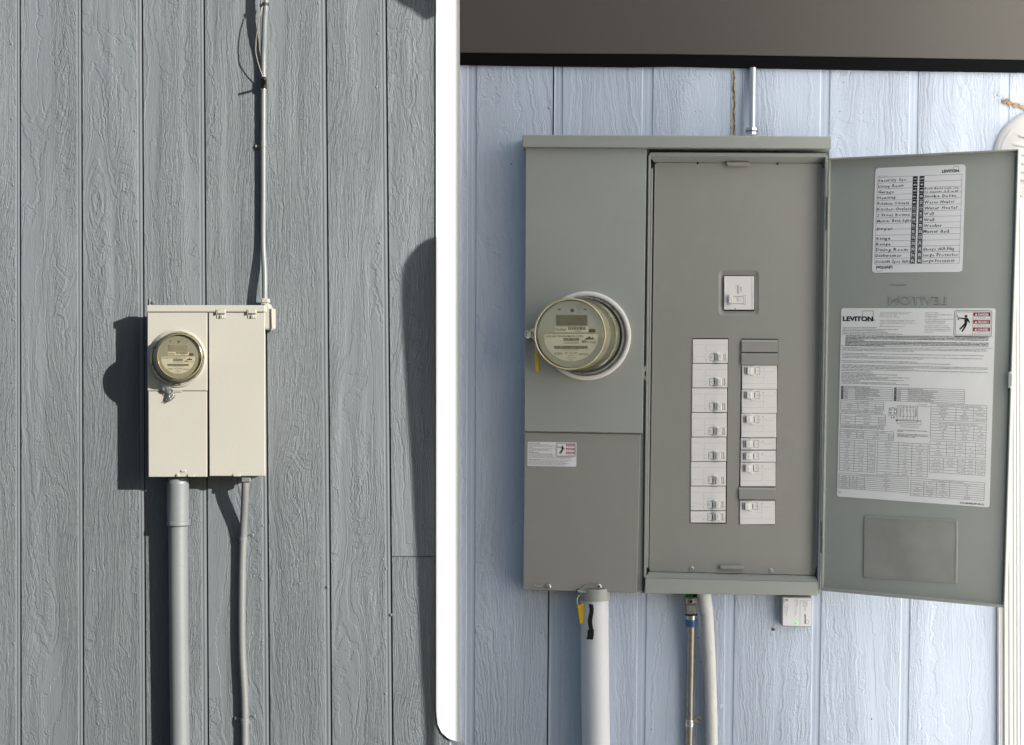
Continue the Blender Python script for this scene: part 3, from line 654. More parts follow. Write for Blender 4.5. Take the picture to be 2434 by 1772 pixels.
# breakers --------------------------------------------------------------
BF = d_df + 2.5    # breaker face depth
def breaker(x, y, side, two, n_amp):
    W_, H_ = 83.5, (56.6 if two else 27.2)
    base = at(x, y, BF)
    mb = MB(); mb.slab(rect(x, y, x + W_, y + H_), d_df - 8, BF, 'breaker', 1.0)
    # local frame: u,v measured in the left-column orientation; the right column is the same part turned half round
    if side == 'L': P = lambda u, v, d=0: at(x + u, y + v, BF + d)
    else: P = lambda u, v, d=0: at(x + W_ - u, y + H_ - v, BF + d)
    hv = H_ - 13.4     # handle centre
    if two:
        for a, b, c, d_ in ((31, 13.5, 83, 13.5), (31, 13.5, 31, 43), (1, 13, 24, 13), (6, 41, 25, 41.5), (25, 42.5, 42, 42.8), (31, 28, 50, 28)): line(mb, P, a, b, c, d_, .45, 'breaker_line', .15)
    else:
        line(mb, P, 6, 14, 26, 14, .45, 'breaker_line', .15); line(mb, P, 26, 14, 40, 19, .45, 'breaker_line', .15)
    text(mb, n_amp, P, 32.5, H_ - 6, 2.6, 'fineink', .2, rot=-math.pi / 2); line(mb, P, 3, H_ - 9, 5.5, H_ - 9, .6, 'midink', .2)
    logo(mb, P, 75.5, hv - 8.2, 2.9, 'fineink', .2, rot=math.pi / 2, w=16.5)
    box_outline(mb, P, 41.2, hv - 8, 72.6, hv + 8, .9, 'midink', .2); line(mb, P, 72.6, hv - 8, 72.6, hv + 8, 1.3, 'fineink', .22)
    mb.slab(rect(41.8, hv - 7.6, 72, hv + 7.6), .1, .7, 'handle', .3, P)
    text(mb, 'ON', P, 43.2, hv - 3, 2.9, 'midink', .9, rot=math.pi / 2)
    o = mb.build('circuit_breaker', pn, loc=base)
    hb = MB()   # toggle: rounded block with side wings
    lo_, hi_ = 59.5, 71.4
    hb.loops([[P(lo_, hv - 8.6, .6), P(hi_, hv - 8.6, .6), P(hi_, hv + 8.6, .6), P(lo_, hv + 8.6, .6)],
              [P(lo_ + .6, hv - 8.4, 8), P(hi_ - .6, hv - 8.4, 8), P(hi_ - .6, hv + 8.4, 8), P(lo_ + .6, hv + 8.4, 8)],
              [P(lo_ + 1.8, hv - 7.6, 9.6), P(hi_ - 1.8, hv - 7.6, 9.6), P(hi_ - 1.8, hv + 7.6, 9.6), P(lo_ + 1.8, hv + 7.6, 9.6)]], 'handle', cap1=True)
    hb.slab(rect(54, hv - 8.2, lo_ + .4, hv + 8.2), .6, 3.4, 'handle', .6, P)
    text(hb, 'OFF', P, 63.5, hv - 3.4, 2.1, 'midink', 9.8, rot=math.pi / 2)
    hb.build('toggle', o, loc=base)
    ws = MB()
    for sg in (-1, 1):
        lp = []
        for j in range(9):
            u = 48 + j * 2.2; k = math.sin(math.pi * j / 8)
            lp.append([P(u, hv + sg * 8.6, .2), P(u, hv + sg * 8.6, .4 + 3.4 * k), P(u, hv + sg * (9.4 + 1.9 * k), .4 + 3.4 * k), P(u, hv + sg * (9.6 + 3.2 * k), .2)])
        ws.loops(lp, 'breaker', True, True, closed=False)
    ws.build('handle_guard', o, loc=base)
    fg = MB(); fg.flat(rect(51.4, hv - 6.2, 53.4, hv + 6), .9, 'green_flag', P); fg.build('indicator', o, loc=base)
    return o
def copy_part(o, nl):
    c = o.copy(); sc.collection.objects.link(c); c.parent = o.parent; c.location = nl
    for ch in list(o.children):
        k = ch.copy(); sc.collection.objects.link(k); k.parent = c
    return c
protos = {}
def put(x, y, side, two, amp):
    k = (side, two)
    if k not in protos: protos[k] = (breaker(x, y, side, two, amp), x, y); return
    o, x0, y0 = protos[k]; copy_part(o, o.location + at(x, y, BF) - at(x0, y0, BF))
for i in range(7): put(1646.3 - i * .85, 807 + i * 58.35, 'L', True, '30')
put(1641, 1215.6, 'L', False, '15')
for y, two in ((868.6, True), (926.2, True), (983.8, True), (1042.3, False), (1071.6, False), (1100.2, True), (1190.4, True)):
    put(1763.6 - (y - 868) * .0165, y, 'R', two, '20')
for x, y in ((1762.6, 808), (1762.2, 838.9), (1756.8, 1159)):
    mb = MB(); mb.slab([(x, y + 5), (x + 87, y + 5.4), (x + 86.6, y + 29.6), (x - .4, y + 29)], d_df - 4, d_df + 6, 'panel_tinted', .8)
    a = [at(x - .2, y, d_df + 1), at(x + 87, y + .3, d_df + 1), at(x + 87, y + 5.4, d_df + 5.6), at(x, y + 5, d_df + 5.6)]
    mb.add(a, [[0, 1, 2, 3]], 'panel'); mb.build('filler_plate', pn)
# main breaker
mb = MB(); mb.slab(rect(1721, 657, 1792, 736.6), d_df - 10, d_df + .5, 'breaker', 1); mb.slab(rect(1721.2, 657.2, 1725.5, 736.4), d_df - 4, d_df + 1.6, 'breaker', .5); mb.slab(rect(1787.5, 657.2, 1791.8, 736.4), d_df - 4, d_df + 1.6, 'breaker', .5)
logo(mb, at, 1755.6, 698.8, 3.3, 'fineink', d_df + .8, rot=-math.pi / 2, w=20); text(mb, '125', at, 1762.5, 693.5, 4.6, 'fineink', d_df + .8, rot=-math.pi / 2, w=10.5)
text(mb, 'ON', at, 1755, 716.5, 3.9, 'midink', d_df - 1.0 + 2.2, rot=-math.pi / 2); line(mb, at, 1756.5, 713.6, 1761.5, 713.6, .7, 'midink', d_df + 1.2)
box_outline(mb, at, 1742.5, 706, 1768, 722.5, .8, 'midink', d_df + .8)
for sg, yy in ((1, 702.5), (-1, 724.5)):
    for j in range(6): line(mb, at, 1730 + j * 7, yy + sg * 2.2 * math.sin(math.pi * j / 6), 1737 + j * 7, yy + sg * 2.2 * math.sin(math.pi * (j + 1) / 6), 1.1, 'breaker_line', d_df + .8)
line(mb, at, 1729.5, 702, 1729.5, 725, 1, 'breaker_line', d_df + .8); line(mb, at, 1772, 702, 1772, 725, 1, 'breaker_line', d_df + .8)
mb.add([at(1745.5, 733.5, d_df + .9), at(1749.5, 733.5, d_df + .9), at(1747.5, 736.3, d_df + .9)], [[0, 1, 2]], 'ink')
mbk = mb.build('main_breaker', pn)
h = MB(); h.slab(rnd_poly(rect(1731.5, 703.5, 1742, 721), 1.5), d_df, d_df + 13, 'handle', 1.6); h.slab(rect(1735, 702.5, 1739, 722), d_df, d_df + 9, 'handle', .8); h.build('toggle', mbk)

# latch between the compartments, hinges
h = MB(); h.slab([(1529, 878), (1532, 870.5), (1537.5, 870), (1538, 904), (1533, 905), (1529, 899)], DP - 18, DP - 8, 'steel', .8); h.slab(rect(1532.5, 883, 1535.5, 894), DP - 8, DP - 7.6, 'gap', 0); h.build('latch_clip', pn)
for x, y0, y1 in ((1969.5, 470, 548), (1954, 1240, 1314)):
    h = MB(); h.tube([(x, y0, DP - 6), (x - .4, (y0 + y1) / 2 - .6, DP - 6)], 4.8, 'panel', 14); h.tube([(x - .4, (y0 + y1) / 2 + .6, DP - 6), (x - 1, y1, DP - 6)], 4.8, 'panel', 14); h.build('hinge', pn)
h = MB(); h.tube([(1970.5, 380, DP - 16), (1955, 1380, DP - 16)], 2.4, 'galv', 8); h.build('hinge_pin', pn)

# ---------------------------------------------------------------- the open door: a plane swung 31 degrees out from the wall
X1, d1_ = CX + (1963 - CX) * (D - 62) / D, 62.0
DXp, DDp = 383.0, 235.0
dn = Vector((DXp, DDp)).normalized()       # along door in (x, d)
def door(x, y, off=0.0):
    t = ((x - CX) * (D - d1_) / D + CX - X1) / (DXp + (x - CX) * DDp / D)
    d = d1_ + t * DDp; p = at(x, y, d)
    nrm = Vector((-DDp, -DXp)).normalized()  # world x, y direction facing viewer / left
    return p + Vector((nrm.x, nrm.y, 0)) * off * S
dr = MB()
DQ = [(1972, 378.5), (2427, 356.5), (2393.5, 1444), (1955, 1403)]
DBK = [(1976, 381), (2408, 367), (2377, 1431), (1958.5, 1391)]
dr.slab(DQ, -2, -.1, 'panel', .5, door)
dd = dr.build('door', pn)
def lip(q, h_, m='panel'):
    mb = MB(); mb.slab(q, -.5, h_, m, .6, door); return mb
mb = lip([(1972, 378.5), (2427, 356.5), (2425, 360), (1973, 382)], 17); mb.build('door_lip', dd)
mb = lip([(2424.5, 358), (2427.5, 356.5), (2394, 1444), (2391, 1441)], 17); mb.build('door_lip', dd)
mb = lip([(1955.5, 1397), (2392, 1437), (2393.5, 1444), (1955, 1403)], 13); mb.build('door_lip', dd)
mb = lip([(1972, 378.5), (1975, 380), (1958, 1402), (1955, 1403)], 8); mb.build('door_lip', dd)
mb = lip([(2413, 372), (2414.5, 372), (2383, 1428), (2381.5, 1428)], 3); mb.build('edge_fold', dd)
mb = MB(); mb.slab([(2404, 884), (2409, 884), (2414, 891), (2413, 917), (2408, 923), (2403, 922)], 4, 22, 'panel', 1.4, door); mb.build('latch_slot', dd)
# mirrored embossed name
mb = MB(); q = quadmap([(2112, 700), (2251, 700), (2251, 725), (2112, 725)], 139, 25, door)
text(mb, 'LEVITON', q, 69.5, 23.5, 20, 'panel', 1.6, w=137, bold=-.004, align='C', mirror=True); text(mb, 'LEVITON', q, 69.5, 24.6, 20, 'panel_shade', .5, w=137, bold=.0, align='C', mirror=True)  # darker offset letters paint the shadow of the raised ones
line(mb, q, 2, -22, 44, -22, 1.2, 'panel_shade', .6); mb.build('embossed_name', dd)
# circuit directory -----------------------------------------------------
W_, H_ = 214, 252
P = quadmap([(2081.4, 400), (2295, 391), (2287, 647), (2072.7, 649)], W_, H_, door)
mb = MB(); mb.slab(rnd_poly(rect(0, 0, W_, H_), 9, 4), .1, 1.0, 'paper', 0, P)
logo(mb, P, 159, 17.5, 6.4, 'ink', 1.3, w=40, bold=.045); text(mb, '®', P, 200, 17.5, 2.5, 'ink', 1.3)
text(mb, 'OX-B5498-1 PK44-30A-000', P, 6, 21, 1.6, 'fineink', 1.3)
y0, rh = 23.0, 13.9
for i in range(16):
    y = y0 + i * rh; line(mb, P, 6, y, 90, y, .5, 'fineink', 1.2); line(mb, P, 117, y, 207, y, .5, 'fineink', 1.2)
line(mb, P, 6, y0, 6, y0 + 15 * rh, .5, 'fineink', 1.2); line(mb, P, 207, y0, 207, y0 + 15 * rh, .5, 'fineink', 1.2)
for i in range(15):
    y = y0 + i * rh
    mb.flat(rect(90, y + .4, 101.5, y + rh - .4), 1.2, 'ink', P); mb.flat(rect(106, y + .4, 117.5, y + rh - .4), 1.2, 'ink', P)
    for n0, cx_ in ((2 * i + 1, 99.2), (2 * i + 2, 115.2)): text(mb, str(n0), P, cx_, y + rh / 2, 7.2, 'paper', 1.5, rot=-math.pi / 2, align='C', bold=.03, sx=.85)
le = ['Security Sys.', 'Living Room', 'Garage', 'Heating', 'Kitchen Outlets', 'Kitchen Outlets', '2 Front Rooms', 'Master Bath light', 'Dryer', '', 'Range', 'Range', 'Dining Room', 'Dishwasher', 'Outside Spot light']
ri = ['', '', '', 'Smoke Detec.', 'Water Heater', 'Water Heater', 'Well', 'Well', 'Washer', 'Master Bed.', '', '', 'Garage 30A Plug', 'Surge Protector', 'Surge Protector']
lw = [70, 62, 39, 44, 76, 82, 78, 82, 40, 0, 34, 36, 76, 62, 83]; rw = [0, 0, 0, 80, 74, 82, 24, 26, 45, 64, 0, 0, 76, 86, 78]
for i in range(15):
    y = y0 + (i + 1) * rh - 3
    if le[i]: hand(mb, le[i], P, 8, y + (5 if le[i] == 'Dryer' else 0), 7.2, 1.4, lw[i])
    if ri[i]: hand(mb, ri[i], P, 119, y, 7.2, 1.4, rw[i])
hand(mb, 'Both Bathroom out.', P, 119, y0 + 2 * rh + 5.5, 4.6, 1.4, 84); hand(mb, '+) master S.E wall', P, 118, y0 + 3 * rh - 1, 4.4, 1.4, 82)
text(mb, 'LEVITON', P, 48.5, 236, 6.0, 'ink', 1.3, w=38, rot=math.pi, bold=.045); box_outline(mb, P, 11, 236, 24, 248, .5, 'fineink', 1.3)
mb.build('circuit_directory', dd)

def shockman(mb, P, x, y, k, m='ink', d=0):
    """figure struck by a spark, inside k-high field"""
    a = lambda pts: mb.flat([(x + u * k, y + v * k) for u, v in pts], d, m, P)
    mb.flat([(x + (.52 + .07 * math.cos(t * .4)) * k, y + (.12 + .07 * math.sin(t * .4)) * k) for t in range(16)], d, m, P)
    a([(.44, .20), (.60, .20), (.62, .34), (.58, .50), (.46, .48), (.44, .34)])
    a([(.60, .20), (.66, .26), (.74, .44), (.70, .48), (.60, .34)])
    a([(.46, .21), (.46, .28), (.10, .23), (.10, .18)])
    a([(.46, .46), (.58, .50), (.40, .66), (.24, .82), (.18, .77), (.34, .60)])
    a([(.48, .48), (.60, .50), (.50, .72), (.36, .92), (.30, .88), (.42, .68)])
    a([(.0, .02), (.10, .12), (.08, .14), (.14, .20), (.02, .12), (.05, .10)])
    a([(.10, .22), (.2, .30), (.14, .27), (.16, .34), (.06, .26)])
def danger(mb, P, x, y, w, h, d):
    for i, s in enumerate(('DANGER', 'PELIGRO', 'DANGER')):
        yy = y + i * h / 3; mb.flat(rect(x, yy, x + w, yy + h * .165), d, 'red', P)
        text(mb, s, P, x + w * .28, yy + h * .135, h * .10, 'paper', d + .25, w=w * .64, bold=.03)
        mb.add([P(x + w * .08, yy + h * .135, d + .25), P(x + w * .24, yy + h * .135, d + .25), P(x + w * .16, yy + h * .03, d + .25)], [[0, 1, 2]], 'paper')
    for i, s in enumerate((('Keep Out!', 'Hazardous voltage inside', 'Can cause severe injury or death'), ('Mantenerse fuera!', 'El voltaje peligroso adentro', 'Puede causar la muerte'), ('Tenez-vous loin!', 'Tension dangereuse a l\'interieur', 'Peut causer des blessures graves'))):
        yy = y + i * h / 3 + h * .165
        for j, q_ in enumerate(s): text(mb, q_, P, x + w / 2, yy + h * (.05 + .048 * j), h * (.034 if j == 0 else .024), 'fineink', d, w=w * (.5 if j == 0 else .9), align='C')

# instruction label ------------------------------------------------------
W_, H_ = 370, 460
P = quadmap([(2000.4, 733), (2366.5, 733.5), (2351.7, 1206.7), (1989.7, 1180.5)], W_, H_, door)
mb = MB(); mb.slab(rnd_poly(rect(0, 0, W_, H_), 5, 3), .1, 1.0, 'paper2', 0, P)
d = 1.3
text(mb, 'LEVITON', P, 4, 31, 11, 'ink', d, w=73, bold=.05); box_outline(mb, P, 51, 6.5, 77, 31, .9, 'ink', d); text(mb, '®', P, 78, 31, 4, 'ink', d)
VOC_E = 'SUITABLE ONLY FOR USE AS SERVICE EQUIPMENT WHEN MAIN BREAKER IS INSTALLED. APPLY "SERVICE DISCONNECT" LABEL TO FRONT NEXT TO MAIN BREAKER. UNUSED BREAKER OPENINGS MUST BE CLOSED WITH FILLER PLATES. THE MAXIMUM CONTINUOUS LOAD NOT TO EXCEED 80% OF THE RATING OF THE MAIN BREAKER OR BRANCH BREAKER. FOR MOUNTING IN VERTICAL ORIENTATION ONLY. '
VOC_F = 'CONVIENT UNIQUEMENT POUR UNE UTILISATION COMME EQUIPEMENT DE SERVICE LORSQUE LE DISJONCTEUR PRINCIPAL EST INSTALLE. LES OUVERTURES DU DISJONCTEUR NON EMPLOYEES DOIVENT ETRE FERMEES AVEC DES PLAQUES DE REMPLISSAGE. POUR MONTAGE EN ORIENTATION VERTICALE SEULEMENT. '
_pos = [0]
def fill(x, y, w, h, n_, m='fineink', voc=VOC_E, last=None, step=None, bold=0.02):
    for i in range(n_):
        cnt = max(4, int(w / (h * .86))); s = ''
        while len(s) < cnt: s += voc[_pos[0] % len(voc)]; _pos[0] += 1
        ww = w if not (last and i == n_ - 1) else w * last
        if last and i == n_ - 1: s = s[:max(3, int(cnt * last))]
        text(mb, s.strip() or 'A', P, x, y + i * (step or h * 1.75), h, m, d, w=ww, bold=bold)
TE = [('OUTDOOR LOAD CENTER, TYPE 3R ENCLOSURE - RAINPROOF', 78), ('PANEL 225 AMPS MAX - SEE MAIN BREAKER RATING', 70), ('120/240VAC, 60Hz - 1PH, 3 WIRE', 40), ('METER SOCKET RATED 200 AMP MAX', 48)]
for i, (s, w_) in enumerate(TE): text(mb, s, P, 93, 10.5 + i * 3.7, 1.6, 'fineink', d, w=w_)
TF = [('CENTRE DE CHARGE EXTERIEUR, BOITIER DE TYPE 3R - PROTEGE', 84), ('CONTRE LA PLUIE. PANNEAU 225 AMPS MAX - VOIR LA VALEUR', 82), ('NOMINALE AU DISJONCTEUR PRINCIPAL 120 / 240 V C.A. 60Hz - 1 PH,', 87), ('3 FILS', 6), ('EMBASE - VALEUR NOMINALE MAXIMALE 200 A', 61)]
for i, (s, w_) in enumerate(TF): text(mb, s, P, 93, 30 + i * 3.7, 1.6, 'fineink', d, w=w_)
for s, x, y, w_, h_ in (('TURN OFF POWER', 202, 12, 31, 2.1), ('SUPPLYING THIS EQUIPMENT BEFORE', 202, 16.5, 65, 2.1), ('WORKING INSIDE', 202, 21, 29, 2.1), ("COUPEZ L'ALIMENTATION ELECTRIQUE", 202, 27, 67, 2.1), ('DE CET APPAREIL AVANT DE', 202, 31.6, 49, 2.1), ("TRAVAILLER A L'INTERIEUR", 202, 36, 48, 2.1),
        ('FOR REPAIR OR ALTERATIONS CALL AN', 202, 42, 55, 1.6), ('ELECTRICAL CONTRACTOR OR ELECTRICIAN', 202, 46, 60, 1.6), ('CONSULTER UN ENTREPRENEUR ELECTRICIEN OU', 202, 50.5, 66, 1.6), ('UN ELECTRICIEN POUR TOUTE REPARATION OU', 202, 54.3, 63, 1.6), ('MODIFICATION.', 202, 58, 19, 1.6)): text(mb, s, P, x, y, h_, 'fineink', d, w=w_)
for i, w_ in enumerate((82, 134, 102, 108, 145)): fill(4, 48 + i * 3.7, w_, 1.6, 1, voc=(VOC_F if i % 2 else VOC_E))
# warning pictogram
for k_, t_ in ((0, 1.0), (3.5, .7)):
    q_ = rnd_poly(rect(272 + k_, 5 + k_, 362 - k_, 66 - k_), 6 - k_ * .8)
    for i in range(len(q_)): line(mb, P, *q_[i], *q_[(i + 1) % len(q_)], t_, 'ink', d)
line(mb, P, 317, 9, 317, 62, .7, 'ink', d); shockman(mb, P, 276, 13, 46, 'ink', d); danger(mb, P, 318, 10, 40, 52, d)
line(mb, P, 1, 64, 366, 65, .4, 'midink', d); line(mb, P, 0, 91.5, 366, 92.5, .6, 'midink', d)
for i in range(8): fill(11, 68.2 + i * 3.35, 345 if i not in (3, 7) else (47 if i == 3 else 95), 1.75, 1, 'ink', VOC_E if i < 4 else VOC_F, bold=.06)
for a, n_, w_, l_ in ((97, 3, 348, .5), (111, 2, 342, .18), (118, 2, 338, .58), (129, 1, 182, None), (132.5, 1, 264, None), (139, 3, 352, .5), (149.5, 2, 352, .2)):
    fill(4, a, w_, 1.6, n_, 'fineink', VOC_F if random.random() < .5 else VOC_E, l_, step=3.3)
for i, w_ in enumerate((76, 135, 84, 165, 112, 150, 45, 132, 163)): fill(4, 157.5 + i * 3.25, w_, 1.6, 1, 'fineink', VOC_F if i % 2 else VOC_E)
def table(x0, y0, x1, y1, cols, rows, hd=None, black=False, ch=1.8, cells=True, t=.55):
    cs = [x0 + (x1 - x0) * c for c in [0] + cols + [1]]; rs = [y0 + (y1 - y0) * i / rows for i in range(rows + 1)]
    for r in rs: line(mb, P, x0, r, x1, r, t, 'ink', d)
    for c in cs: line(mb, P, c, y0 + ((y1 - y0) / rows if hd else 0), c, y1, t, 'ink', d)
    line(mb, P, x0, y0, x0, y1, t, 'ink', d); line(mb, P, x1, y0, x1, y1, t, 'ink', d)
    if hd: text(mb, hd, P, (x0 + x1) / 2, y0 + (y1 - y0) / rows * .68, ch, 'fineink', d, w=min((x1 - x0) * .85, len(hd) * ch * 1.05), align='C')
    if cells:
        for j in range(1 if hd else 0, rows):
            for i in range(len(cs) - 1):
                w_ = (cs[i + 1] - cs[i]); 
                if random.random() < .12: continue
                s = random.choice(('TERMINALS', 'WIRE (AWG)', '2 - 300', '14 - 6', 'COUPLE', '50 LB-IN', 'SOLID', 'NEUTRE', '(1) 12 - 10', 'NONE', 'LB', '10000 AIR'))
                text(mb, s, P, (cs[i] + cs[i + 1]) / 2, rs[j] + (rs[1] - rs[0]) * .68, min(ch, (rs[1] - rs[0]) * .5), 'fineink', d, w=min(w_ * .75, len(s) * ch * 1.0), align='C')
# accessories tables
for x0, x1, hx, nm, c1, it in ((4, 128, 9.5, 'ACCESSORIES', 'CATALOG #', ('BRANCH BREAKER FILLER PLATE', 'BRANCH HANDLE PADLOCK DEVICE', 'MAIN HANDLE PADLOCK DEVICE', 'MAIN BREAKER SERVICE BARRIERS', 'GROUND BAR KIT', 'REPLACEMENT LOAD LUGS')), (132, 302, 137.5, 'ACCESSOIRE', 'CATALOGUE', ('REMPLISSAGE DISJONCTEUR SECONDAIRE', 'SERRURE DE POIGNEE DE BRANCHE', 'SERRURE DE POIGNEE PRINCIPALE', 'SERVICE DE DISJONCTEUR PRINCIPAL', 'TERRE TROUSSE BARRE DE MALT', 'BOULONS CHARGE DE REMPLACEMENT'))):
    y0, y1 = 190, 222; mb.flat(rect(x0, y0, hx, y1), d, 'ink', P); text(mb, nm, P, hx - 1.2, (y0 + y1) / 2, 3, 'paper', d + .3, rot=-math.pi / 2, align='C', w=29)
    for i in range(8): line(mb, P, hx, y0 + i * 4.57, x1, y0 + i * 4.57, .5, 'ink', d)
    for c in (hx + 29, x1): line(mb, P, c, y0, c, y1, .5, 'ink', d)
    text(mb, c1, P, hx + 1.5, y0 + 3.7, 2.3, 'ink', d, w=26); text(mb, 'DESCRIPTION', P, hx + 31, y0 + 3.7, 2.3, 'ink', d, w=33)
    for i, s in enumerate(it):
        text(mb, ('LFPLT', 'LBHPL', 'LMHPL', 'LTCVR', 'LGBKT', 'LLPHK')[i], P, hx + 1.5, y0 + 8.2 + i * 4.57, 2.1, 'fineink', d, w=10); text(mb, s, P, hx + 31, y0 + 8.2 + i * 4.57, 2.2, 'fineink', d, w=len(s) * 2.0)
table(4, 226, 108, 247, [.4, .8], 4, 'LOAD CONNECTIONS'); fill(4, 251, 102, 1.6, 2)
table(4, 256.5, 113, 282, [.33, .85], 4, 'CONNEXIONS DE CHARGE'); fill(4, 286, 106, 1.6, 3, voc=VOC_F)
table(4, 296, 58, 316, [.75], 4, 'MOUNTING SCREW TORQUE'); table(61, 296, 134, 317, [.82], 4, 'COUPLE DE SERRAGE')
table(4, 321, 90, 396, [.41, .79], 12, None); table(95, 321, 218, 399, [.42, .68], 12, None)
table(222, 225, 357, 263, [.45, .76], 6, 'NEUTRAL & EQUIPMENT GROUND BAR (SMALL HOLES)', ch=2.3); table(222, 268, 357, 308, [.45, .78], 6, "NEUTRE ET BARRE DE MALT DE L'EQUIPEMENT", ch=2.3)
table(222, 313, 357, 347, [.3, .45, .64, .82], 4, None, ch=2.1); table(222, 352, 357, 387, [.25, .5, .64, .83], 5, None, ch=2.1)
table(4, 402, 172, 439, [.15, .26, .37], 8, 'HANDLE OPERATION AND LED DIAGNOSTICS'); table(178, 404, 357, 445, [.18, .35, .53], 8, 'FONCTIONNEMENT DU LEVIER ET DES TEMOINS')
fill(142, 292, 72, 1.8, 2, 'ink', last=.2); fill(142, 301, 74, 1.8, 3, 'ink', VOC_F, last=.6)
# wiring diagram
q_ = circ(130, 247, 9, 18)
for i in range(18): line(mb, P, *q_[i], *q_[(i + 1) % 18], .6, 'ink', d)
for x, y in ((126, 243.5), (134, 243.5), (126, 250.5), (134, 250.5), (127, 262), (133, 262)): mb.flat(circ(x, y, 1.5, 8), d, 'ink', P)
box_outline(mb, P, 121, 239, 139, 258, .5, 'ink', d); box_outline(mb, P, 141, 233, 190, 272, .5, 'ink', d); box_outline(mb, P, 145, 236, 186, 258, .4, 'ink', d)
for x in (148, 150, 185, 187): line(mb, P, x, 238, x, 258, .5, 'ink', d)
for x in (155, 164, 172, 180):
    q_ = circ(x, 243, 2, 10, 3.5)
    for i in range(10): line(mb, P, *q_[i], *q_[(i + 1) % 10], .5, 'ink', d)
    line(mb, P, x, 247, x + 2, 253, .6, 'ink', d); line(mb, P, x + 2, 253, x, 266, .6, 'ink', d); line(mb, P, x, 232, x, 239, .5, 'ink', d)
line(mb, P, 137, 268, 198, 268, .8, 'ink', d); box_outline(mb, P, 141, 266, 199, 276, .5, 'ink', d); mb.flat(circ(140, 268, 2, 8), d, 'ink', P)
text(mb, 'MAIN BREAKER', P, 190, 229, 1.8, 'fineink', d, w=24); text(mb, 'DISJONCTEUR PRINCIPAL', P, 184, 233.5, 1.8, 'fineink', d, w=36)
text(mb, 'SERVICE CONDUIT GROUNDING LUG', P, 150, 281, 1.6, 'fineink', d, w=44); text(mb, 'SERVICE CONDUIT CORDE DE MISE A LA TERRE', P, 150, 284.5, 1.6, 'fineink', d, w=44)
text(mb, 'Q1', P, 4, 451, 4.2, 'fineink', d); text(mb, 'OX-B5498-89-00-01', P, 357, 456, 4.2, 'ink', d, w=58, align='R', bold=.02)
mb.build('instruction_label', dd)
# plastic pocket
mb = MB(); q = [(2055, 1227), (2277, 1236), (2275, 1388), (2053, 1373)]
mb.slab(rnd_poly(q, 5), .1, 1.6, 'pocket', .6, door); mb.loops([[door(x, y, 2.4) for x, y in rnd_poly(inset(q, 1), 5)], [door(x, y, 2.6) for x, y in rnd_poly(inset(q, 3.4), 4)]], 'panel'); mb.build('document_pocket', dd)

# warning label on the lower cover
W_, H_ = 117, 59
P = quadmap([(1254, 1050.5), (1370.5, 1052), (1370, 1110), (1253.6, 1108)], W_, H_, lambda x, y, q_=0: at(x, y, DP - 5 + q_))
mb = MB(); mb.slab(rnd_poly(rect(0, 0, W_, H_), 3, 3), .1, .7, 'paper', 0, P); d = 1.0
text(mb, 'HAZARDOUS VOLTAGE', P, 2, 4, 1.6, 'ink', d, w=28, bold=.04)
for i, w_ in enumerate((50, 62, 62, 10, 63, 50, 58, 12)): fill(2, 7 + i * 2.5, w_, 1.25, 1, 'fineink')
text(mb, 'VOLTAJE PELIGROSO', P, 2, 26.8, 1.5, 'ink', d, w=26, bold=.04)
for i, w_ in enumerate((60, 58, 62, 105, 100)): fill(2, 29.5 + i * 2.5, w_, 1.25, 1, 'fineink', VOC_F)
text(mb, 'TENSION DANGEREUSE', P, 2, 44, 1.5, 'ink', d, w=30, bold=.04); fill(34, 44, 74, 1.2, 1, 'fineink', VOC_F)
for i, w_ in enumerate((95, 84, 98, 94, 86)): fill(2, 46.7 + i * 2.4, w_, 1.2, 1, 'fineink', VOC_F)
for k_, t_ in ((0, .8), (2, .5)):
    q_ = rnd_poly(rect(68 + k_, 2 + k_, 114.5 - k_, 35 - k_), 3.5)
    for i in range(len(q_)): line(mb, P, *q_[i], *q_[(i + 1) % len(q_)], t_, 'ink', d)
shockman(mb, P, 70, 6.5, 25, 'ink', d); danger(mb, P, 92, 5, 20, 28, d); mb.build('warning_label', pn)

# lower cover hardware
h = MB()
for j in range(7): h.tube([(1269 + j * 2.9, 1391.5 + 2.4 * math.sin(math.pi * j / 7), DP - 1), (1272 + j * 2.9, 1391.5 + 2.4 * math.sin(math.pi * (j + 1) / 7), DP - 1)], 2.1, 'panel', 8)
h.build('lift_bump', pn)
h = MB(); h.slab(circ(1304.5, 1394.5, 6.6, 6), DP - 5, DP - 1.5, 'steel', .8); screw(h, 1304.5, 1394.5, 4.6, DP - 1.5, 'steel'); h.build('cover_screw', pn)
hs = thing('hasp', at(1400, 1400, DP), 'curved steel hasp lever on the bottom edge of the grey green lower cover', 'hasp')
h = MB(); h.slab(rnd_poly([(1375, 1402), (1392, 1390.5), (1423, 1388.6), (1430, 1392), (1430, 1398), (1424, 1401), (1400, 1398.5), (1381, 1404.5)], 3), DP - 5, DP - 2, 'steel', .8); h.build('lever', hs)
h = MB(); screw(h, 1423.5, 1394.8, 6.2, DP - 3, 'steel', False); h.slab(circ(1423.5, 1394.8, 2.4, 6), DP, DP + .8, 'gap', 0); h.build('rivet', hs)
h = MB(); h.slab(rnd_poly([(1371.5, 1403), (1400, 1405), (1397, 1410), (1374, 1409)], 2), DP - 18, DP + 4, 'panel', 1); h.slab(rnd_poly([(1371, 1400.5), (1376, 1400.5), (1376, 1404), (1371, 1404)], .6), DP - 5, DP - 3.5, 'gap', 0); h.build('slot_tab', hs)
h = MB(); o_ = rnd_poly([(1380, 1408), (1392, 1409), (1400, 1414), (1400, 1424), (1390, 1426.5), (1385, 1420)], 4, 4)
h.plate(o_, [circ(1393, 1417.5, 3.8, 12)], DP - 6, DP - 9, 'steel'); h.build('eye_plate', hs)
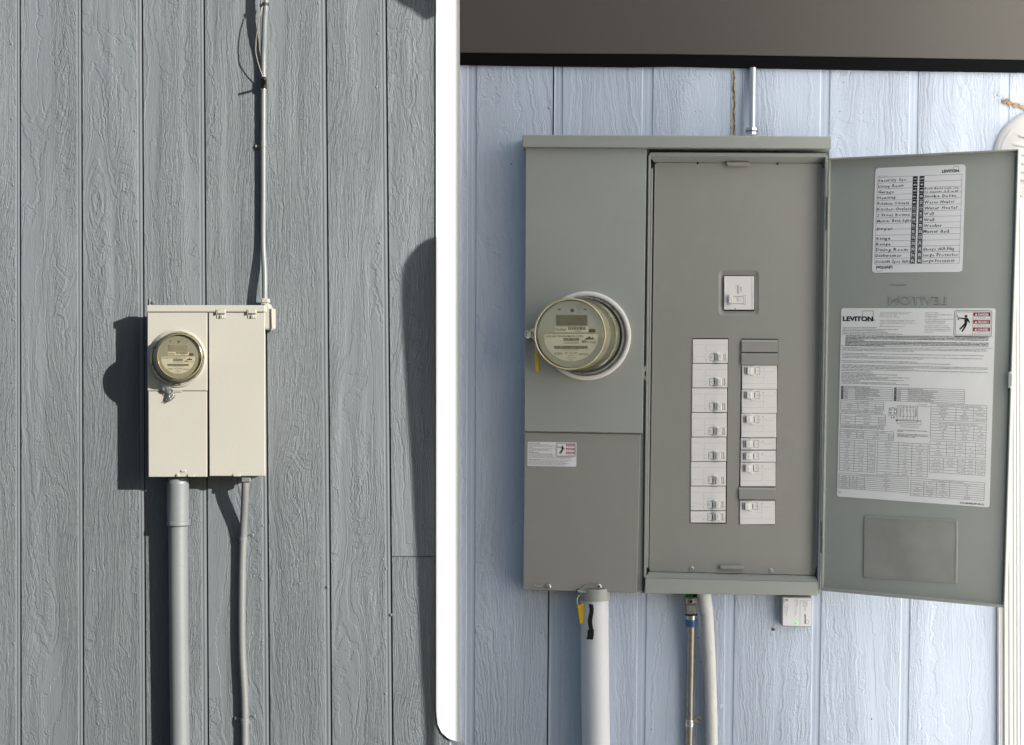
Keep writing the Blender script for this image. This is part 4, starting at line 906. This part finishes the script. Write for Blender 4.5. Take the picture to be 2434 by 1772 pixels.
tg = thing('padlock_seal', at(1384, 1485, DP), 'yellow plastic tag seal hanging on a wire loop under the hasp', 'seal tag')
MB().slab([(1372.5, 1443), (1391.5, 1434.2), (1397.6, 1474.5), (1378.5, 1485)], DP - 10, DP - 4, 'yellow', 1.2).build('tag', tg)
MB().slab([(1371, 1441.2), (1391, 1432.5), (1392, 1436), (1372.5, 1445)], DP - 11, DP - 2.5, 'yellow', .8).build('cap', tg)
MB().tube([(1376, 1442, DP - 7), (1371.5, 1430, DP - 6), (1374, 1419, DP - 4), (1383, 1412.5, DP - 4), (1391, 1418, DP - 3), (1392, 1426, DP - 4), (1388, 1436, DP - 6)], .9, 'steel', 8, smoothpath=5).build('wire_loop', tg)

# ---------------------------------------------------------------- the large meter
meter((1394, 799, 106), (1390, 798, 88), (1354.5, 794.5, 85.5), .035, DP + 3, DP + 7, DP + 72, 'ring_white', 'plate',
      'large round glass electric meter with white ring on the grey green panel', at(1394, 799, DP), False)
bs = thing('barrel_seal', at(1257, 795, DP), 'round steel barrel lock with yellow tag hanging left of the large meter', 'meter lock')
h = MB(); h.lathe([(1258, 795, 11, DP + 1), (1258, 795, 11, DP + 14), (1258, 795, 9.4, DP + 16), (1258, 795, 7.4, DP + 15), (1258, 795, 7, DP + 9), (1258, 795, 4.2, DP + 9), (1258, 795, 3.6, DP + 12)], 'steel', 24, cap1=True); h.build('barrel', bs)
h = MB(); h.slab(rnd_poly([(1262, 783), (1276, 777), (1286, 790), (1284, 806), (1268, 808), (1262, 803)], 3), DP + .5, DP + 9, 'galv', 1); h.build('lock_arm', bs)
h = MB(); h.tube([(1272, 806, DP + 10), (1273, 825, DP + 12), (1274, 842, DP + 12)], .8, 'steel', 6); h.tube([(1279, 806, DP + 10), (1277, 825, DP + 12), (1276, 842, DP + 12)], .8, 'steel', 6); h.build('wire', bs)
h = MB(); h.slab([(1270.5, 841.5), (1279.8, 841.5), (1279.6, 884), (1273, 885)], DP + 8, DP + 15, 'yellow', .8); h.slab([(1269.6, 841), (1280.4, 841), (1280.2, 845), (1270, 845)], DP + 7, DP + 16.5, 'yellow', .8); h.build('tag', bs)

# ---------------------------------------------------------------- pipes and devices under and over the panel
tp = thing('metal_conduit', at(1787, 322, 20), 'thin shiny metal conduit rising from the lid of the grey green panel', 'conduit')
MB().tube([(1789.5, 162, 9.5), (1789, 200, 12), (1787.5, 308, 24)], 8.3, 'galv', 20).build('pipe', tp)
h = MB(); h.tube([(1787, 304, 26, 12.5), (1787, 305.5, 26, 14), (1787, 312, 26, 14.2), (1787, 313, 26, 13), (1787, 321, 26, 13)], 14, 'steel', 8); h.build('connector', tp)
h = MB(); h.tube([(1787, 311.5, 26), (1787, 314.5, 26)], 14.5, 'blue', 20); h.build('blue_ring', tp)
bp_ = thing('service_pipe', at(1416, 1765, 34), 'thick white painted service pipe with dark scribbled strip below the lower cover', 'pipe')
MB().tube([(1413, 1400, 36), (1413.3, 1500, 35.5), (1414.5, 1640, 35), (1416.5, 1772, 35), (1420, 2150, 35)], 33, 'pvc', 40).build('pipe', bp_)
MB().tube([(1414, 1398, 37), (1414, 1424, 37), (1414, 1426, 37)], 35.5, 'panel_shade' if 0 else 'panel', 40).build('collar', bp_)
h = MB(); n_ = 46; L_, R_ = [], []
for i in range(n_ + 1):
    y = 1436 + i * (84 / n_); c = 1404.5 + 1.8 * math.sin(i * .21) - (2.0 if i > 34 else 0); w_ = 4.3 + (2.4 if i > 33 else 0) + 1.5 * (i % 2); L_.append((c - w_, y)); R_.append((c + w_, y + 1.2))
def cyl(x, y, off=0):   # wrap on to the pipe
    cxp = 1413.2; r = 33 + off; u = max(-1, min(1, (x - cxp) / 33)); return at(cxp + u * r, y, 35.6 + r * math.sqrt(max(0, 1 - u * u)) )
for i in range(n_):
    q = [L_[i], ((L_[i][0] + R_[i][0]) / 2, L_[i][1] + .5), R_[i], R_[i + 1], ((L_[i + 1][0] + R_[i + 1][0]) / 2, L_[i + 1][1] + .5), L_[i + 1]]
    h.add([cyl(x, y, .9) for x, y in q], [[0, 1, 4, 5], [1, 2, 3, 4]], 'blackm')
h.build('dark_strip', bp_)
h = MB(); h.add([cyl(x, y, .5) for x, y in [(1394.5, 1507), (1399, 1506), (1408, 1521), (1396, 1518)]], [[0, 1, 2, 3]], 'paper'); h.build('torn_label', bp_)

ec = thing('thin_metal_conduit', at(1640, 1765, 14), 'thin weathered metal conduit with cast fitting and blue ring hanging under the panel', 'conduit')
MB().tube([(1643.5, 1484, 24), (1642, 1560, 18), (1640.5, 1640, 13), (1638.5, 1772, 12), (1635, 2150, 12)], 9.2, 'galvold', 20).build('pipe', ec)
h = MB(); h.slab(rnd_poly([(1627, 1421), (1658, 1421), (1657, 1437), (1627.5, 1437)], 3), 6, 42, 'cast', 2.5); h.slab(rnd_poly([(1629, 1436), (1656.5, 1436), (1655, 1461), (1631, 1461)], 3), 10, 38, 'cast', 2.5); h.slab([(1635, 1440), (1650, 1440), (1649, 1455), (1636, 1455)], 36, 39, 'cast', 1)
h.lathe([(1642.5, 1430, 6.5, 40), (1642.5, 1430, 6.2, 44), (1642.5, 1430, 4.2, 45), (1642.5, 1430, 3.8, 43)], 'cast', 18); h.slab(circ(1642.5, 1430, 4, 12), 42, 43.2, 'gap', 0); h.build('fitting', ec)
h = MB(); h.tube([(1643.2, 1460, 24, 14), (1643.2, 1463, 24, 14)], 14, 'gap', 20); h.tube([(1643.2, 1463, 24, 12), (1643.2, 1474, 24, 11.5)], 12, 'steel', 20); h.build('compression_nut', ec)
h = MB(); pts_ = [(1643.3, 1473 + j * 2.1, 24, 13.4 + (.9 if j % 2 else 0)) for j in range(9)]; h.tube(pts_, 14, 'blue', 10); h.build('blue_ring', ec)
h = MB()
for i in range(16): h.tube([(1629 + i * 1.9, 1412 + random.uniform(0, 3), 24 + random.uniform(-12, 12)), (1630 + i * 1.9, 1421, 28 + random.uniform(-12, 12))], 2.4, 'green', 7)
h.build('green_gasket', ec)
h = MB(); x = 1639.5; h.tube([(x, 1711, 13), (x, 1716, 13)], 10.6, 'galv', 20); h.tube([(x, 1717.5, 13), (x, 1722, 13)], 11.8, 'galv', 20); h.tube([(x, 1723, 13), (x, 1727, 13)], 10.6, 'galv', 20)
h.slab(rnd_poly([(1649, 1708), (1663, 1702.5), (1671, 1708), (1671, 1717), (1662, 1721), (1650, 1718)], 4), .5, 6, 'galv', 1); st = h.build('strap', ec)
h = MB(); screw(h, 1662, 1711.5, 6, 6, 'steel'); h.build('screw', st)
fc = MB(); fc.tube([(1672, 1404, 36, 17), (1675, 1425, 34, 16.5), (1678, 1450, 31, 16.3), (1680, 1458, 30, 15.2), (1683.5, 1520, 25, 15), (1687, 1590, 20, 14.6), (1690, 1680, 18, 14.2), (1691.7, 1772, 18, 14), (1694, 2150, 18, 14)], 15, 'coat', 26, smoothpath=6)
tag(fc.build('flexible_conduit'), 'white brushed flexible conduit slanting down beside the thin metal conduit', 'conduit')
sp = thing('surge_protector', at(1894, 1491, 10), 'small square white surge protector device under the right corner of the panel', 'surge protector')
MB().slab(rnd_poly([(1858.5, 1418), (1931.5, 1419.5), (1930.5, 1491.5), (1857.5, 1490)], 5), .5, 26, 'device', 2).build('case', sp)
W_, H_ = 66, 68
P = quadmap([(1861.5, 1421.5), (1928.5, 1422.8), (1927.6, 1489), (1860.6, 1487.6)], W_, H_, lambda x, y, q_=0: at(x, y, 26 + q_))
mb = MB(); mb.slab(rnd_poly(rect(0, 0, W_, H_), 2.5, 3), .05, .8, 'paper', .3, P); d = 1.1; r90 = math.pi / 2
text(mb, 'R', P, 3.5, 3.5, 8.5, 'ink', d, rot=r90, sx=1.05); text(mb, 'SERIES', P, 1.2, 3.8, 1.9, 'ink', d, rot=r90, w=10) 
line(mb, P, 1, 17.5, 14, 17.5, .5, 'midink', d)
for i, (s, w_) in enumerate((('55240-R', 11), ('TYPE 1 SPD FOR INSTALL 40kA RMS', 26), ('IN: 20kA UC: 150V L-N', 18), ('IMAX: 40kA Type 1/2', 20))): text(mb, s, P, 10.5 - i * 2.6, 20, 1.3, 'fineink', d, rot=r90, w=w_)
for i, (s, w_) in enumerate((('GREEN LIGHTS:', 15), ('ON = Protection Operational', 37), ('OFF = Loss of Power/Protection', 43))): text(mb, s, P, 33.5 - i * 3.0, 4, 1.5, 'fineink', d, rot=r90, w=w_)
line(mb, P, 40, 8, 40, 67, .5, 'midink', d); line(mb, P, 40, 8, 44, 5, .5, 'midink', d); line(mb, P, 44, 5, 66, 5, .5, 'midink', d)
for i, (s, w_) in enumerate((('SURGE', 12), ('PROTECTIVE', 23), ('DEVICE', 13))): text(mb, s, P, 54.5 - i * 3.9, 8, 2.2, 'fineink', d, rot=r90, w=w_)
text(mb, 'LEVITON', P, 50.5, 39, 3.6, 'ink', d, rot=r90, w=23, bold=.04); box_outline(mb, P, 54, 53.5, 60, 61.5, .4, 'ink', d)
text(mb, 'L1', P, 30.5, 50, 1.8, 'fineink', d, rot=r90); mb.build('label_plate', sp)
h = MB(); h.lathe([(1892.4, 1482, 2.6, 26.6), (1892.4, 1482, 2, 28), (1892.4, 1482, .8, 28.6)], 'led', 12, cap1=True) if 0 else None
gm = bpy.data.materials.new('green_led'); gm.use_nodes = True; b = gm.node_tree.nodes['Principled BSDF']; b.inputs['Base Color'].default_value = (.02, .5, .05, 1); b.inputs['Emission Color'].default_value = (.05, 1, .1, 1); b.inputs['Emission Strength'].default_value = .45; M_['led'] = gm
h = MB(); h.lathe([(1892.4, 1482, 2.6, 26.9), (1892.4, 1482, 2, 28.4), (1892.4, 1482, .8, 29)], 'led', 12, cap1=True); h.build('status_light', sp)

# round vent hood and corner post, at the right edge
vt = thing('vent_cover', at(2478, 480, 10), 'white round louvred vent cover behind the open panel door at the right edge', 'vent cover')
c_ = (2478, 378)
MB().lathe([(*c_, 118, .5), (*c_, 118, 6), (*c_, 114, 12), (*c_, 109, 17), (*c_, 107, 17.5), (*c_, 100, 24), (*c_, 97, 24.5), (*c_, 90, 29), (*c_, 60, 36), (*c_, 20, 40), (*c_, 1, 40)], 'vinyl', 72).build('dome', vt)
for i in range(7):
    y = 298 + i * 20; hw = math.sqrt(max(0, 92 ** 2 - (y - 378) ** 2)); x0 = c_[0] - hw + 6
    h = MB(); lp = []
    for j in range(9):
        u = j / 8; xx = x0 + u * hw * 1.9; yy = y + 26 * u * (1 - .5 * u) ; k = math.sin(math.pi * min(1, u * 1.02)) 
        dz = 29 + 8 * math.sin(math.pi * min(1, max(0, (xx - x0 + 12) / (2 * hw))))
        lp.append([at(xx, yy - 1, dz + .5), at(xx, yy + 1, dz + 6 * k), at(xx, yy + 8 * k + 2, dz + 4 * k), at(xx, yy + 8 * k + 2.4, dz - 3)])
    h.loops(lp, 'vinyl', closed=False); h.build('louvre', vt)
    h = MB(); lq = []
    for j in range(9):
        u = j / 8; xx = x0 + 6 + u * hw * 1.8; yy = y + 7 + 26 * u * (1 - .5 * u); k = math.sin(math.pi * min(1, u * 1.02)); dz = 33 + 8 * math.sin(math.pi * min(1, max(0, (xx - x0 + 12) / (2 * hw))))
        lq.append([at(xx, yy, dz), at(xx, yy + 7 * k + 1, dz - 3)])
    h.loops(lq, 'device', closed=False); h.build('louvre_shade', vt)  # grey strip painting the shade beneath each louvre
mb = MB(); 
for i in range(90):
    t_ = i / 90; x = 2380 + t_ * 75; y = 238 + t_ * 24 + random.gauss(0, 3.2); r = random.uniform(1.2, 4.2) * (1 if t_ > .1 else .6)
    mb.lathe([(x, y, r, -3), (x, y, r * .8, r * .7), (x, y, r * .2, r)], 'tan', 7, cap1=True)
for i in range(60):
    x = 2362 + random.random() * 75; y = 226 + (x - 2362) * .32 + random.gauss(0, 8); mb.lathe([(x, y, .7, 0), (x, y, .5, 1)], 'rust', 5, cap1=True)
nb = mb.build('mud_nest'); nb['kind'] = 'stuff'; tag(nb, 'tan strip of dried mud and debris on the blue wall above the vent', 'debris')
cp = thing('corner_post', at(2410, 1765, 10), 'white fluted vinyl corner post at the right edge of the blue wall', 'corner post')
mb = MB(); mb.slab([(2372, 470), (2384, 470), (2386, YB - 400), (2373, YB - 400)], .5, 16, 'vinyl', 1); mb.slab([(2384.5, 470), (2500, 470), (2500, YB - 400), (2387, YB - 400)], .5, 24, 'vinyl', 3); mb.build('face', cp)
for x in (2375.5, 2379.5, 2383.5, 2401, 2412, 2420, 2428):
    big = x > 2400; h = MB(); h.tube([(x - 3, 470, 24 if big else 16), (x + 1, YB - 400, 24 if big else 16)], 2.6 if big else 1.2, 'vinyl', 10); h.build('flute', cp)

# ================================================================== beyond the frame: unseen objects added to shade or fill the blue wall and the strip beside the trim
ts = 880.0
sh = thing('added_diffuser', (((2290 - 1217) + 700) * S, -ts * S, 0), 'tall white translucent cloth on poles, added out of view to block and diffuse the sun on the blue wall', 'added diffuser')  # added diffuser: stops direct sun and spreads it over the blue wall
X0 = (1079 + KX * ts - 1217) * S
B0 = Vector((X0, -ts * S, 0)); B1 = Vector((X0 + .43, -.015, 0)); UP = Vector((0, 0, 1))
mb = MB(); mb.add([B0 + UP * .15, B1 + UP * .15, B1 + UP * 2.66, B0 + UP * 2.66], [[0, 1, 2, 3]], 'cloth'); mb.build('cloth', sh)
for a in (B0, B1):
    mb = MB(); mb.loops([[a + Vector((.012 * math.cos(t * .785) + .014, .012 * math.sin(t * .785), z)) for t in range(8)] for z in (0, 2.7)], 'vinyl', True, True); mb.build('pole', sh)
an = thing('fill_canopy', Vector((.7, -.5, 2.93)), 'flat white translucent sheet added above the fascia to diffuse sun onto the blue wall', 'fill_canopy')  # unseen sheet added for soft fill light from above
mb = MB(); xa, xb = -.06, 1.44; zz = lambda x, y: 2.97 + y * .08 + .006 * math.sin(x * 60)
for i in range(30):
    x0 = xa + (xb - xa) * i / 30; x1 = xa + (xb - xa) * (i + 1) / 30
    mb.add([(x0, -.02, zz(x0, -.02)), (x1, -.02, zz(x1, -.02)), (x1, -1.12, zz(x1, -1.12)), (x0, -1.12, zz(x0, -1.12))], [[0, 1, 2, 3]], 'cloth')
mb.build('sheet', an)
for x in (xa + .01, xb - .01):
    mb = MB(); mb.loops([[Vector((x + .012 * math.cos(t * .785), y, zz(x, y) + .02 + .012 * math.sin(t * .785))) for t in range(8)] for y in (-.01, -1.13)], 'vinyl', True, True); mb.build('rafter', an)
tb = 900.0
def cast(poly):      # wall px outline of the shade -> the board's outline at depth tb, towards the sun
    return [Vector(((x + KX * tb - 1217) * S, -tb * S, ZC - (y - CY) * S + KZ * tb * S)) for x, y in poly]
def caster(name, poly, label, cat):
    a = cast(poly); b_ = [v + Vector((0, -.012, 0)) for v in a]; mb = MB(); mb.loops([a, b_], 'caster_dark', True, True); tag(mb.build(name), label, cat)
caster('curved_caster', [(1036, 562), (1020, 572), (998, 595), (984, 620), (977, 650), (976, 700), (980, 800), (990, 950), (1000, 1100), (1012, 1330), (1023, 1585), (1031, 1700), (1034, 1790), (1036, 1800)], 'dark narrow board with rounded shoulder, added out of view to cast a shadow on the grey wall', 'board')  # invented shape, cut to throw the rounded shadow on the grey wall
caster('wedge_caster', [(900, -60), (972, 0), (1000, 14), (1020, 30), (1034, 40), (1034, -60)], 'dark wedge shaped board added out of view to cast a shadow high on the grey wall', 'shadow_wedge')  # invented wedge that throws the shadow in the upper corner
